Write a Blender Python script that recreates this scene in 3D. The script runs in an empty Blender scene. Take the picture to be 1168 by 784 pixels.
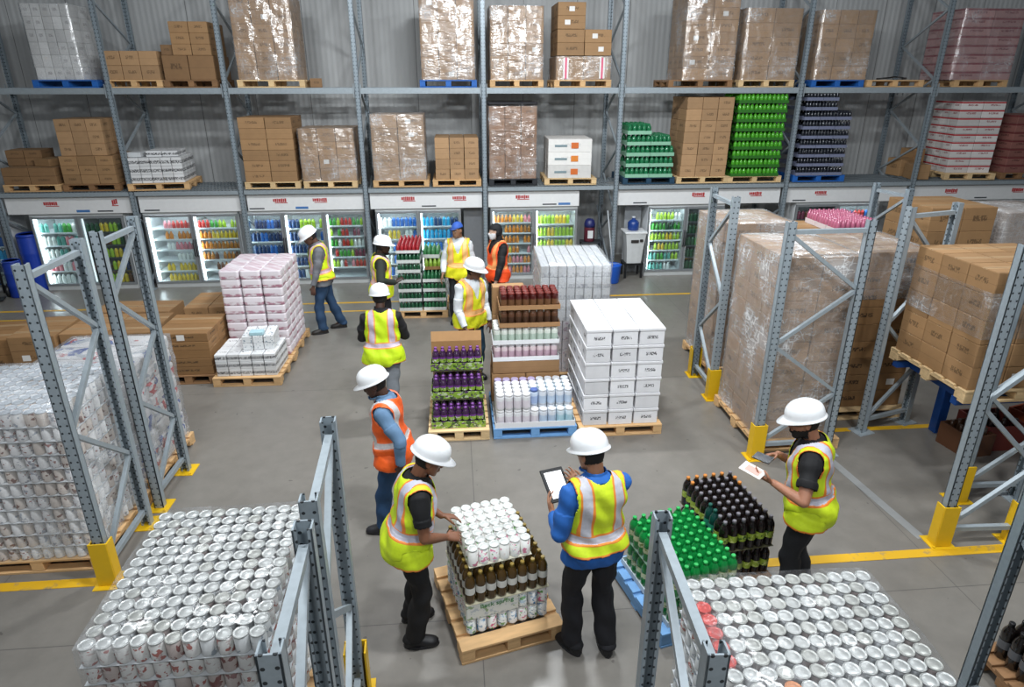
import bpy, bmesh, math, random
import numpy as np
from mathutils import Vector, Matrix
from mathutils.bvhtree import BVHTree
random.seed(7)
R = math.radians
SC = bpy.context.scene
COL = SC.collection

# ------------------------------------------------------------------ camera, light, exposure
CAM_H, PITCH, YAW = 3.85, 21.9, 5.0
cd = bpy.data.cameras.new('camera'); cam = bpy.data.objects.new('camera', cd); COL.objects.link(cam)
cam.location = (0, 0, CAM_H); cam.rotation_euler = (R(90 - PITCH), 0, R(-YAW))
cd.sensor_fit = 'HORIZONTAL'; cd.sensor_width = 36.0; cd.lens = 36.0 * 747.0 / 1168.0
cd.clip_start = 0.05; cd.clip_end = 100
SC.camera = cam
SC.view_settings.view_transform = 'Standard'; SC.view_settings.look = 'None'
SC.view_settings.exposure = -0.12; SC.view_settings.gamma = 1.0; SC.view_settings.use_curve_mapping = False
W = bpy.data.worlds.new('world'); SC.world = W; W.use_nodes = True
W.node_tree.nodes['Background'].inputs[0].default_value = (0.86, 0.93, 1.0, 1)
W.node_tree.nodes['Background'].inputs[1].default_value = 0.17

LAMP_COL = (0.93, 0.97, 1.0)
def area_lamp(name, loc, sx, sy, power, rot=(0, 0, 0)):
    l = bpy.data.lights.new(name, 'AREA'); l.shape = 'RECTANGLE'; l.size = sx; l.size_y = sy
    l.energy = power; l.color = LAMP_COL
    o = bpy.data.objects.new(name, l); COL.objects.link(o); o.location = loc; o.rotation_euler = rot
    return o
# rows of unseen ceiling lamps; those behind the camera added as frontal fill
for lx, ly, p, tl in ((-3.0, 8.2, 135, 14), (0.9, 8.2, 300, 14), (4.9, 8.2, 135, 14),
                      (-2.8, 3.2, 150, 34), (0.9, 3.2, 285, 34), (4.6, 3.2, 150, 34),
                      (-1.6, -1.4, 80, 38), (2.2, -1.4, 140, 38)):
    area_lamp('unseen_overhead_light', (lx, ly, 6.3), 0.8, 0.3, p, (R(tl), 0, 0))

# ------------------------------------------------------------------ node helpers and materials
class NT:
    def __init__(s, name):
        s.m = bpy.data.materials.new(name); s.m.use_nodes = True
        s.t = s.m.node_tree; s.b = s.t.nodes['Principled BSDF']; s.out = s.t.nodes['Material Output']
    def n(s, t, **k):
        x = s.t.nodes.new(t)
        for a, v in k.items(): setattr(x, a, v)
        return x
    def put(s, sock, v):
        if isinstance(v, bpy.types.NodeSocket): s.t.links.new(v, sock)
        elif v is not None:
            if isinstance(v, tuple) and len(v) == 3 and sock.type == 'RGBA': v = v + (1,)
            sock.default_value = v
    def math(s, op, a, b=None, c=None):
        x = s.n('ShaderNodeMath', operation=op); s.put(x.inputs[0], a)
        if b is not None: s.put(x.inputs[1], b)
        if c is not None: s.put(x.inputs[2], c)
        return x.outputs[0]
    def mix(s, f, a, b):
        x = s.n('ShaderNodeMix', data_type='RGBA'); s.put(x.inputs[0], f); s.put(x.inputs[6], a); s.put(x.inputs[7], b)
        return x.outputs[2]
    def noise(s, vec, scale, detail=3, rough=0.5):
        x = s.n('ShaderNodeTexNoise'); s.put(x.inputs['Vector'], vec)
        x.inputs['Scale'].default_value = scale; x.inputs['Detail'].default_value = detail; x.inputs['Roughness'].default_value = rough
        return x.outputs['Fac']
    def tc(s, k='Object'): return s.n('ShaderNodeTexCoord').outputs[k]
    def geo(s, k): return s.n('ShaderNodeNewGeometry').outputs[k]
    def sep(s, v):
        x = s.n('ShaderNodeSeparateXYZ'); s.put(x.inputs[0], v); return x.outputs
    def comb(s, a, b, c):
        x = s.n('ShaderNodeCombineXYZ'); s.put(x.inputs[0], a); s.put(x.inputs[1], b); s.put(x.inputs[2], c); return x.outputs[0]
    def scale(s, v, k):
        x = s.n('ShaderNodeVectorMath', operation='MULTIPLY'); s.put(x.inputs[0], v); x.inputs[1].default_value = k; return x.outputs[0]
    def rnd(s): return s.n('ShaderNodeObjectInfo').outputs['Random']
    def hsv(s, col, v=1.0, sat=1.0, h=0.5):
        x = s.n('ShaderNodeHueSaturation'); s.put(x.inputs['Color'], col); s.put(x.inputs['Value'], v)
        s.put(x.inputs['Saturation'], sat); s.put(x.inputs['Hue'], h); return x.outputs[0]
    def ramp(s, v, a, b):
        x = s.n('ShaderNodeMapRange'); s.put(x.inputs[0], v); x.inputs[1].default_value = a; x.inputs[2].default_value = b
        x.clamp = True; return x.outputs[0]
    def band(s, v, c, w):      # 1 inside |v-c|<w
        return s.math('LESS_THAN', s.math('ABSOLUTE', s.math('SUBTRACT', v, c)), w)
    def bump(s, h, k=0.2, d=0.01):
        x = s.n('ShaderNodeBump'); x.inputs['Strength'].default_value = k; x.inputs['Distance'].default_value = d
        s.put(x.inputs['Height'], h); s.t.links.new(x.outputs[0], s.b.inputs['Normal'])
    def fin(s, col=None, rough=0.5, metal=0.0, **k):
        s.put(s.b.inputs['Base Color'], col); s.put(s.b.inputs['Roughness'], rough); s.put(s.b.inputs['Metallic'], metal)
        for a, v in k.items(): s.put(s.b.inputs[a.replace('_', ' ')], v)
        return s.m
MATS = {}
def lin(h):
    h = h.lstrip('#'); c = [int(h[i:i+2], 16) / 255 for i in (0, 2, 4)]
    return tuple(x / 12.92 if x <= 0.04045 else ((x + 0.055) / 1.055) ** 2.4 for x in c)
def plain(col, rough=0.5, metal=0.0, var=0.08, nscale=14, **k):
    """plain colour with a little procedural mottling and per-object variation"""
    if isinstance(col, str): col = lin(col)
    key = ('p', tuple(col), rough, metal, var, nscale, tuple(sorted(k.items())))
    if key in MATS: return MATS[key]
    t = NT('material')
    f = t.noise(t.tc('Object'), nscale, 3)
    v = t.math('ADD', t.math('MULTIPLY', t.math('SUBTRACT', f, 0.5), var * 2.5), 1.0)
    v = t.math('ADD', v, t.math('MULTIPLY', t.math('SUBTRACT', t.rnd(), 0.5), var))
    MATS[key] = t.fin(t.hsv(tuple(col), v), rough, metal, **k)
    return MATS[key]
def glow(col, power):
    key = ('g', tuple(col), power)
    if key not in MATS:
        t = NT('lamp_glow'); MATS[key] = t.fin((0.8, 0.8, 0.8), 0.5, 0, Emission_Color=tuple(col), Emission_Strength=power)
    return MATS[key]
def carton(col='#9d7c59', mark='#3d2c1c', marks=0.55, tape='#a98b67', stripe=None, var=0.30):
    """cardboard: tape over the seam on top and down the ends, small printed mark on the sides"""
    key = ('c', col, mark, marks, tape, stripe)
    if key in MATS: return MATS[key]
    t = NT('cardboard')
    g = t.sep(t.tc('Generated')); nz = t.math('ABSOLUTE', t.sep(t.geo('Normal'))[2])
    top = t.math('GREATER_THAN', nz, 0.6)
    rnd = t.rnd()
    f = t.noise(t.tc('Object'), 9, 4)
    v = t.math('ADD', t.math('MULTIPLY', t.math('SUBTRACT', f, 0.5), 0.25), t.math('ADD', 1 - var / 2, t.math('MULTIPLY', rnd, var)))
    base = t.hsv(lin(col), v)
    side = t.math('SUBTRACT', 1.0, top)
    tp = t.math('MULTIPLY', top, t.band(g[1], 0.5, 0.09))
    seam = t.math('MULTIPLY', top, t.band(g[1], 0.5, 0.013))
    base = t.mix(tp, base, lin(tape)); base = t.mix(t.math('MULTIPLY', seam, 0.8), base, (0.05, 0.03, 0.015))
    base = t.mix(t.math('MULTIPLY', side, t.math('MULTIPLY', t.band(g[2], 0.5, 0.012), 0.25 if marks < .8 else 0.0)), base, lin(mark))
    if stripe:
        base = t.mix(t.math('MULTIPLY', side, t.band(g[2], 0.86, 0.10)), base, lin(stripe))
    # mark: short row of blotches in the middle of each side
    u = t.math('ADD', g[0], g[1])
    off = t.math('MULTIPLY', rnd, 37.0)
    nz2 = t.noise(t.comb(t.math('MULTIPLY', u, 26.0), t.math('MULTIPLY', g[2], 9.0), off), 1.0, 1)
    blot = t.math('GREATER_THAN', nz2, 0.47)
    inx = t.math('MAXIMUM', t.band(g[0], 0.52, 0.22), t.band(g[1], 0.5, 0.0))
    iny = t.band(g[1], 0.5, 0.22)
    nx = t.math('GREATER_THAN', t.math('ABSOLUTE', t.sep(t.geo('Normal'))[0]), 0.7)
    ins = t.math('ADD', t.math('MULTIPLY', inx, t.math('SUBTRACT', 1.0, nx)), t.math('MULTIPLY', iny, nx))
    side = t.math('MULTIPLY', side, t.math('GREATER_THAN', t.math('FRACT', t.math('MULTIPLY', rnd, 7.31)), .25))
    mk = t.math('MULTIPLY', t.math('MULTIPLY', side, blot), t.math('MULTIPLY', ins, t.band(g[2], 0.55, 0.12)))
    base = t.mix(t.math('MULTIPLY', mk, marks), base, lin(mark))
    t.bump(f, 0.12)
    MATS[key] = t.fin(base, 0.72)
    return MATS[key]
def galv(col='#99a4ab', holes=True, rough=0.40):
    key = ('galv', col, holes, rough)
    if key in MATS: return MATS[key]
    t = NT('galvanised_steel'); o = t.tc('Object'); s = t.sep(o)
    f = t.noise(o, 26, 4); c = t.hsv(lin(col), t.math('ADD', 0.82, t.math('MULTIPLY', f, 0.36)))
    if holes:
        fz = t.math('SUBTRACT', t.math('FRACT', t.math('MULTIPLY', s[2], 16.0)), 0.5)
        dz = t.math('MULTIPLY', fz, 1 / 16.0)
        dx = t.math('SUBTRACT', t.math('ABSOLUTE', s[0]), 0.024)
        d = t.math('SQRT', t.math('ADD', t.math('MULTIPLY', dx, dx), t.math('MULTIPLY', dz, dz)))
        c = t.mix(t.math('LESS_THAN', d, 0.0085), c, (0.03, 0.035, 0.04))
    MATS[key] = t.fin(c, rough, 0.22)
    return MATS[key]
def wood(col='#cfa878', var=0.25):
    key = ('w', col, var)
    if key in MATS: return MATS[key]
    t = NT('pallet_wood'); o = t.scale(t.tc('Object'), (3, 14, 40)); f = t.noise(o, 1.6, 5)
    v = t.math('ADD', t.math('MULTIPLY', t.math('SUBTRACT', f, 0.5), 0.7), t.math('ADD', 1 - var / 2, t.math('MULTIPLY', t.rnd(), var)))
    MATS[key] = t.fin(t.hsv(lin(col), v), 0.75)
    return MATS[key]
def film(dens=0.16, streak=0.55, col=(0.92, 0.94, 0.96), gloss=0.17):
    """stretch film: mostly clear, thinly milky, highlights painted as white streaks, with crinkled gloss"""
    key = ('f', dens, streak, col, gloss)
    if key in MATS: return MATS[key]
    t = NT('stretch_film'); o = t.tc('Object')
    a = t.noise(t.scale(o, (2.0, 2.0, 5.5)), 1.6, 4, 0.6); b = t.noise(t.scale(o, (7, 7, 2.5)), 2.0, 5, 0.65)
    rg = t.noise(t.scale(o, (2.2, 2.2, 9.0)), 1.7, 3, 0.55); rg2 = t.noise(t.scale(o, (9, 9, 3.0)), 1.2, 2, 0.5)
    r1 = t.ramp(t.math('ABSOLUTE', t.math('SUBTRACT', rg, 0.5)), 0.035, 0.0); r2 = t.ramp(t.math('ABSOLUTE', t.math('SUBTRACT', rg2, 0.5)), 0.03, 0.0)
    patch = t.ramp(t.noise(o, 1.7, 2), 0.48, 0.66)
    veil_glint = t.math('ADD', dens, t.math('MULTIPLY', t.math('ADD', t.math('MULTIPLY', t.math('ADD', r1, r2), 0.6), t.math('MULTIPLY', patch, 0.35)), t.math('MULTIPLY', streak, t.math('ADD', 0.25, patch))))  # white ridges and patches stand in for highlights on the film
    veil_glint = t.math('MINIMUM', veil_glint, 0.85)
    tr = t.n('ShaderNodeBsdfTransparent'); tr.inputs[0].default_value = (0.97, 0.98, 0.99, 1)
    df = t.n('ShaderNodeBsdfDiffuse'); df.inputs[0].default_value = col + (1,)
    gl = t.n('ShaderNodeBsdfGlossy'); gl.inputs['Roughness'].default_value = 0.20
    bp = t.n('ShaderNodeBump'); bp.inputs['Strength'].default_value = 1.0; bp.inputs['Distance'].default_value = 0.05
    t.put(bp.inputs['Height'], t.math('ADD', t.math('MULTIPLY', t.noise(t.scale(o, (1.0, 1.0, .55)), 2.6, 2, .5), 2.2), t.math('MULTIPLY', a, .5))); t.t.links.new(bp.outputs[0], gl.inputs['Normal'])
    m1 = t.n('ShaderNodeMixShader'); t.put(m1.inputs[0], veil_glint); t.t.links.new(tr.outputs[0], m1.inputs[1]); t.t.links.new(df.outputs[0], m1.inputs[2])
    m2 = t.n('ShaderNodeMixShader'); m2.inputs[0].default_value = gloss
    t.t.links.new(m1.outputs[0], m2.inputs[1]); t.t.links.new(gl.outputs[0], m2.inputs[2])
    t.t.links.new(m2.outputs[0], t.out.inputs['Surface'])
    MATS[key] = t.m
    return t.m
def glass(tint=(0.9, 0.96, 0.97), refl=0.10):
    key = ('gl', tint, refl)
    if key in MATS: return MATS[key]
    t = NT('door_glass')
    tr = t.n('ShaderNodeBsdfTransparent'); tr.inputs[0].default_value = tint + (1,)
    gl = t.n('ShaderNodeBsdfGlossy'); gl.inputs['Roughness'].default_value = 0.05
    m = t.n('ShaderNodeMixShader'); m.inputs[0].default_value = refl
    t.t.links.new(tr.outputs[0], m.inputs[1]); t.t.links.new(gl.outputs[0], m.inputs[2]); t.t.links.new(m.outputs[0], t.out.inputs['Surface'])
    MATS[key] = t.m
    return t.m
def bagprint(base, ink, rows=1, text=False):
    """pale packaging with an irregular printed band along its lower edge, or rows of dark lettering"""
    key = ('bag', base, ink, rows, text)
    if key in MATS: return MATS[key]
    t = NT('printed_bag'); g = t.sep(t.tc('Generated')); off = t.math('MULTIPLY', t.rnd(), 40.0)
    u = t.math('ADD', g[0], g[1])
    c = t.hsv(lin(base), t.math('ADD', .90, t.math('MULTIPLY', t.rnd(), .16)))
    side = t.math('LESS_THAN', t.math('ABSOLUTE', t.sep(t.geo('Normal'))[2]), .6)
    if text:
        n = t.noise(t.comb(t.math('MULTIPLY', u, 22.0), t.math('MULTIPLY', g[2], 5.0), off), 1.0, 2)
        k = t.math('MULTIPLY', t.math('GREATER_THAN', n, .47), t.math('MULTIPLY', t.band(g[2], .48, .19), side))
        top = t.math('MULTIPLY', t.math('SUBTRACT', 1.0, side), t.math('MULTIPLY', t.math('GREATER_THAN', n, .56), t.band(g[1], .5, .10)))
        k = t.math('MULTIPLY', t.math('MAXIMUM', k, top), .9)
    else:
        n = t.noise(t.comb(t.math('MULTIPLY', u, 3.2), t.math('MULTIPLY', g[2], 2.0), off), 1.0, 4)
        k = t.math('MULTIPLY', t.ramp(n, .42, .58), t.math('MAXIMUM', t.math('LESS_THAN', g[2], .38), t.math('MULTIPLY', t.math('SUBTRACT', 1.0, side), .5)))
    MATS[key] = t.fin(t.mix(k, c, lin(ink)), .42)
    return MATS[key]
def printed(base, inks, scale=30, amount=0.5, rough=0.4, var=0.1):
    """white printed packaging: blotches of a few inks"""
    key = ('pr', base, tuple(inks), scale, amount)
    if key in MATS: return MATS[key]
    t = NT('printed_packaging'); o = t.tc('Object'); off = t.math('MULTIPLY', t.rnd(), 50.0)
    x = t.n('ShaderNodeVectorMath', operation='ADD'); t.put(x.inputs[0], o); t.put(x.inputs[1], t.comb(off, off, off))
    c = t.hsv(lin(base), t.math('ADD', 1 - var / 2, t.math('MULTIPLY', t.rnd(), var)))
    for i, ink in enumerate(inks):
        f = t.noise(t.scale(x.outputs[0], (1, 1, 1.0 + i * .4)), scale * (1 + .35 * i), 2)
        c = t.mix(t.math('GREATER_THAN', f, 0.72 - 0.25 * amount), c, lin(ink))
    MATS[key] = t.fin(c, rough)
    return MATS[key]

# ------------------------------------------------------------------ mesh builder
class MB:
    def __init__(s): s.v = []; s.f = []; s.mi = []; s.sm = []
    def add(s, vs, fs, m=0, smooth=False):
        o = len(s.v); s.v += [tuple(v) for v in vs]
        for f in fs: s.f.append(tuple(i + o for i in f)); s.mi.append(m); s.sm.append(smooth)
    def box(s, x0, x1, y0, y1, z0, z1, m=0, bev=0.0):
        if bev > 0:
            b = min(bev, (x1-x0)*.3, (y1-y0)*.3, (z1-z0)*.3)
            bm = bmesh.new(); bmesh.ops.create_cube(bm, size=1)
            for v in bm.verts: v.co = Vector(((x0+x1)/2 + v.co.x*(x1-x0), (y0+y1)/2 + v.co.y*(y1-y0), (z0+z1)/2 + v.co.z*(z1-z0)))
            bmesh.ops.bevel(bm, geom=bm.edges[:], offset=b, segments=1, affect='EDGES', profile=0.5)
            bm.verts.index_update()
            s.add([v.co[:] for v in bm.verts], [[v.index for v in f.verts] for f in bm.faces], m); bm.free(); return
        vs = [(x, y, z) for z in (z0, z1) for y in (y0, y1) for x in (x0, x1)]
        s.add(vs, [(0,2,3,1),(4,5,7,6),(0,1,5,4),(2,6,7,3),(0,4,6,2),(1,3,7,5)], m)
    def lathe(s, prof, n=14, c=(0,0,0), m=0, smooth=True, cap=True):
        vs = []; fs = []
        for r, z in prof:
            for i in range(n):
                a = 2*math.pi*i/n; vs.append((c[0]+r*math.cos(a), c[1]+r*math.sin(a), c[2]+z))
        for j in range(len(prof)-1):
            for i in range(n):
                k = (i+1) % n; fs.append((j*n+i, j*n+k, (j+1)*n+k, (j+1)*n+i))
        s.add(vs, fs, m, smooth)
        if cap:
            o = len(s.v) - len(vs)
            s.f.append(tuple(o+i for i in range(n-1,-1,-1))); s.mi.append(m); s.sm.append(False)
            e = o+(len(prof)-1)*n; s.f.append(tuple(e+i for i in range(n))); s.mi.append(m); s.sm.append(False)
    def tube(s, p0, p1, r0, r1=None, n=10, m=0, smooth=True):
        r1 = r0 if r1 is None else r1
        p0 = Vector(p0); p1 = Vector(p1); d = (p1-p0).normalized(); q = d.to_track_quat('Z', 'Y')
        vs = []
        for p, r in ((p0, r0), (p1, r1)):
            for i in range(n):
                a = 2*math.pi*i/n; vs.append((p + q @ Vector((r*math.cos(a), r*math.sin(a), 0)))[:])
        fs = [(i, (i+1) % n, n+(i+1) % n, n+i) for i in range(n)]
        s.add(vs, fs, m, smooth); o = len(s.v)-2*n
        s.f += [tuple(o+i for i in range(n-1,-1,-1)), tuple(o+n+i for i in range(n))]; s.mi += [m, m]; s.sm += [False, False]
    def path(s, pts, r, n=8, m=0):
        for a, b in zip(pts[:-1], pts[1:]): s.tube(a, b, r, r, n, m)
    def bar(s, p0, p1, w, h, m=0, up=(0,0,1)):
        p0 = Vector(p0); p1 = Vector(p1); d = (p1-p0).normalized(); u = Vector(up)
        if abs(d.dot(u)) > .95: u = Vector((0,1,0))
        x = d.cross(u).normalized(); u = x.cross(d).normalized(); vs = []
        for p in (p0, p1):
            for a, b in ((-1,-1),(1,-1),(1,1),(-1,1)): vs.append((p + x*a*w/2 + u*b*h/2)[:])
        s.add(vs, [(3,2,1,0),(4,5,6,7),(0,1,5,4),(1,2,6,5),(2,3,7,6),(3,0,4,7)], m)
    def rings(s, rings, m=0, smooth=True, cap=True):
        n = len(rings[0]); vs = [p for r in rings for p in r]; fs = []
        for j in range(len(rings)-1):
            for i in range(n):
                k = (i+1) % n; fs.append((j*n+i, j*n+k, (j+1)*n+k, (j+1)*n+i))
        if cap: fs.append(tuple(range(n-1,-1,-1))); fs.append(tuple((len(rings)-1)*n+i for i in range(n)))
        s.add(vs, fs, m, smooth)
    def ball(s, c, rad, n=14, k=9, m=0, mat=None):
        rings = []
        for j in range(k):
            t = -math.pi/2 + math.pi*(j+.5)/k if k < 4 else -math.pi/2*.985 + math.pi*.985*j/(k-1)
            ring = []
            for i in range(n):
                a = 2*math.pi*i/n
                v = Vector((rad[0]*math.cos(t)*math.cos(a), rad[1]*math.cos(t)*math.sin(a), rad[2]*math.sin(t)))
                if mat: v = mat @ v
                ring.append((Vector(c)+v)[:])
            rings.append(ring)
        s.rings(rings, m)
    def mesh(s, name, mats):
        me = bpy.data.meshes.new(name); me.from_pydata(s.v, [], s.f)
        for m in (mats if isinstance(mats, (list, tuple)) else [mats]): me.materials.append(m)
        me.polygons.foreach_set('material_index', s.mi); me.polygons.foreach_set('use_smooth', s.sm); me.update()
        return me
    def build(s, name, mats, parent=None, loc=(0,0,0), rz=0):
        return ob(name, s.mesh(name, mats), parent, loc, rz)
NTHING = 0
def ob(name, mesh, parent=None, loc=(0,0,0), rz=0.0):
    o = bpy.data.objects.new(name, mesh); COL.objects.link(o); o.location = loc; o.rotation_euler = (0, 0, rz)
    if parent is not None: o.parent = parent
    return o
def tag(o, label, cat, group=None, kind=None):
    o['label'] = label; o['category'] = cat
    if group: o['group'] = group
    if kind: o['kind'] = kind
    return o
def thing(name, loc, rz, label, cat, group=None):
    return tag(ob(name, None, None, loc, rz), label, cat, group)
def struct(o): o['kind'] = 'structure'; return o
def dup(o, loc, rz, label, group=None):
    c = o.copy(); COL.objects.link(c); c.location = loc; c.rotation_euler = (0, 0, rz); c['label'] = label
    if group: c['group'] = group
    for ch in o.children:
        d = ch.copy(); COL.objects.link(d); d.parent = c
        for g in ch.children:
            e = g.copy(); COL.objects.link(e); e.parent = d
    return c
ORD = ['first','second','third','fourth','fifth','sixth','seventh','eighth','ninth','tenth','eleventh','twelfth','thirteenth','fourteenth','fifteenth','sixteenth','seventeenth']
def colword(i, n):
    if n == 1: return ''
    if n == 2: return ('left', 'right')[i]
    if n == 3: return ('left', 'middle', 'right')[i]
    return ORD[i] + '-from-left'
def rowword(j, n):
    if n == 1: return ''
    if j == 0: return 'front'
    if j == n-1: return 'back'
    return 'middle-row' if n == 3 else ORD[j] + '-row'
def layword(k, n):
    if n == 1: return ''
    return 'top layer' if k == n-1 else 'bottom layer' if k == 0 else ORD[k] + ' layer up'
def jn(*a): return ' '.join(x for x in a if x)
CAMP = Vector((0, 0, CAM_H))

# ------------------------------------------------------------------ setting
t = NT('polished_concrete'); o_ = t.tc('Object')
n1 = t.noise(o_, 0.55, 5, .6); n2 = t.noise(o_, 5, 5, .65); n3 = t.noise(t.scale(o_, (1, .25, 1)), 2.2, 4)
v_ = t.math('ADD', 0.55, t.math('ADD', t.math('MULTIPLY', n1, 0.55), t.math('MULTIPLY', n2, 0.45)))
sx = t.sep(o_)
jx = t.band(t.math('FRACT', t.math('DIVIDE', t.math('ADD', sx[0], 21.35), 3.9)), 0.5, 0.0009)
jy = t.band(t.math('FRACT', t.math('DIVIDE', t.math('ADD', sx[1], 19.2), 4.2)), 0.5, 0.0009)
cc = t.mix(t.math('MULTIPLY', t.math('MAXIMUM', jx, jy), 0.65), t.hsv(lin('#75716b'), v_), (0.05, 0.05, 0.05))
cc = t.mix(t.math('MULTIPLY', t.math('GREATER_THAN', t.noise(o_, 11, 2), 0.735), 0.6), cc, (0.06, 0.055, 0.05))
t.bump(n2, 0.05)
FLOOR = t.fin(cc, t.math('ADD', 0.20, t.math('MULTIPLY', n3, 0.34)), 0.0)
m = MB(); m.box(-16, 20, -4, 15.4, -0.1, 0.0); struct(m.build('floor', FLOOR))
t = NT('ribbed_wall_panel'); s_ = t.sep(t.tc('Object'))
rib = t.math('SINE', t.math('MULTIPLY', s_[0], 2*math.pi/0.11))
seam = t.band(t.math('FRACT', t.math('DIVIDE', t.math('ADD', s_[0], 30.37), 1.12)), 0.5, 0.006)
f_ = t.noise(t.scale(t.tc('Object'), (3, 1, .4)), 1.5, 4)
c_ = t.hsv(lin('#b9bbbb'), t.math('ADD', .8, t.math('MULTIPLY', f_, .4)))
c_ = t.mix(t.math('MULTIPLY', seam, .75), c_, (.08,.08,.08)); t.bump(rib, 0.30, 0.012)
WALL = t.fin(c_, .6)
m = MB(); m.box(-16, 20, 15.0, 15.15, 0, 9.5); struct(m.build('wall_back', WALL))
m = MB(); m.box(-16, -15.85, -4, 15.0, 0, 9.5); struct(m.build('wall_left', plain('#a3a5a6', .6)))
m = MB(); m.box(19.85, 20, -4, 15.0, 0, 9.5); struct(m.build('wall_right', plain('#a3a5a6', .6)))
YEL = None
t = NT('floor_line_paint'); n_ = t.noise(t.tc('Object'), 7, 5, .7)
cy = t.mix(t.ramp(n_, .56, .72), lin('#d9a91c'), lin('#8c8066'))
YEL = t.fin(cy, .5)
def fline(n, x0, x1, y0, y1):
    m = MB(); m.box(x0, x1, y0, y1, 0.0, 0.004); struct(m.build('trim_%d' % n, YEL))
fline(1, -9, -2.35, 4.52, 4.62); fline(2, 2.55, 6.3, 4.26, 4.36); fline(3, 4.1, 7.4, 6.42, 6.50)
fline(4, -9, 6.5, 11.80, 11.87); fline(5, -9, -1.2, 11.32, 11.37); fline(6, 6.95, 7.03, 4.5, 6.42)
# steel drain strip set in the floor by the right-hand bay
m = MB(); m.box(-.045, .045, 0, 2.05, 0, .003); struct(m.build('trim_7', plain('#9a9c9c', .45, .3), None, (4.12, 4.5, 0.0), R(5)))

# ------------------------------------------------------------------ pallets
PAL = {}
def pallet_meshes(w, d, kind):
    key = (round(w,2), round(d,2), kind)
    if key in PAL: return PAL[key]
    mt = {'wood': wood(), 'dark wood': wood('#8c6846'), 'pale wood': wood('#d6b88a'), 'blue': plain('#1d5fae', .6, 0, .12), 'pale blue': plain('#6f9fd0', .6, 0, .15), 'black': plain('#23262b', .6), 'teal': plain('#1c4058', .6)}[kind]
    H = 0.13; nb = 6 if d < 1.05 else 7
    a = MB(); bw = d / (nb + (nb-1)*.35)
    for i in range(nb):
        y = -d/2 + i*bw*1.35; a.box(-w/2, w/2, y, y+bw, H-.02, H, 0, .002)
    s = MB(); s.box(-.05, .05, -d/2+.002, d/2-.002, .022, H-.022, 0, .003)
    if kind in ('wood','dark wood','pale wood'):
        s = MB()
        s.box(-.05, .05, -d/2+.002, d/2-.002, H-.042, H-.022)
        for yy in (-d/2+.002, -.07, d/2-.142): s.box(-.05, .05, yy, yy+.14, .022, H-.0425, 0, .003)
    b = MB()
    for y in (-d/2, -.045, d/2-.09): b.box(-w/2, w/2, y, y+.09, 0, .02, 0, .002)
    PAL[key] = (a.mesh('top_deck', mt), s.mesh('stringer', mt), b.mesh('bottom_deck', mt)); return PAL[key]
def pallet(x, y, z, w, d, rz, label, kind='wood', group='pallets under goods'):
    r = thing('pallet', (x, y, z), rz, label, 'pallet', group)
    a, s, b = pallet_meshes(w, d, kind)
    ob('top_deck', a, r)
    for sx in (-w/2+.05, 0, w/2-.05): ob('stringer', s, r, (sx, 0, 0))
    ob('bottom_deck', b, r)
    return r

# ------------------------------------------------------------------ boxes in stacks
BOXM = {}
def boxmesh(w, d, h, mat, style):
    key = (round(w,3), round(d,3), round(h,3), mat.name, style)
    if key in BOXM: return BOXM[key]
    m = MB()
    if style == 'bag':          # soft flat pack with a pillowed outline
        rings = []
        for z, k in ((0,.93),(.12,.985),(.5,1.0),(.88,.985),(1,.93)):
            ring = []
            for i in range(24):
                a = 2*math.pi*i/24; cx, sy = math.cos(a), math.sin(a)
                ex = abs(cx)**.22*(1 if cx > 0 else -1); ey = abs(sy)**.22*(1 if sy > 0 else -1)
                ring.append((ex*w/2*k, ey*d/2*k, z*h))
            rings.append(ring)
        m.rings(rings, smooth=False)
    elif style == 'lidded':      # lower body a touch smaller than the lid
        m.box(-w/2+.007, w/2-.007, -d/2+.007, d/2-.007, 0, h*.82, 0, .004)
    else:
        m.box(-w/2, w/2, -d/2, d/2, 0, h, 0, .005)
        # two top flaps meeting at the seam, raised a hair above the body
        if style == 'flap':
            m.box(-w/2+.003, w/2-.003, -d/2+.003, -.002, h-.001, h+.0015)
            m.box(-w/2+.003, w/2-.003, .002, d/2-.003, h-.001, h+.0015)
    BOXM[key] = m.mesh('carton', mat); return BOXM[key]
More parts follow.
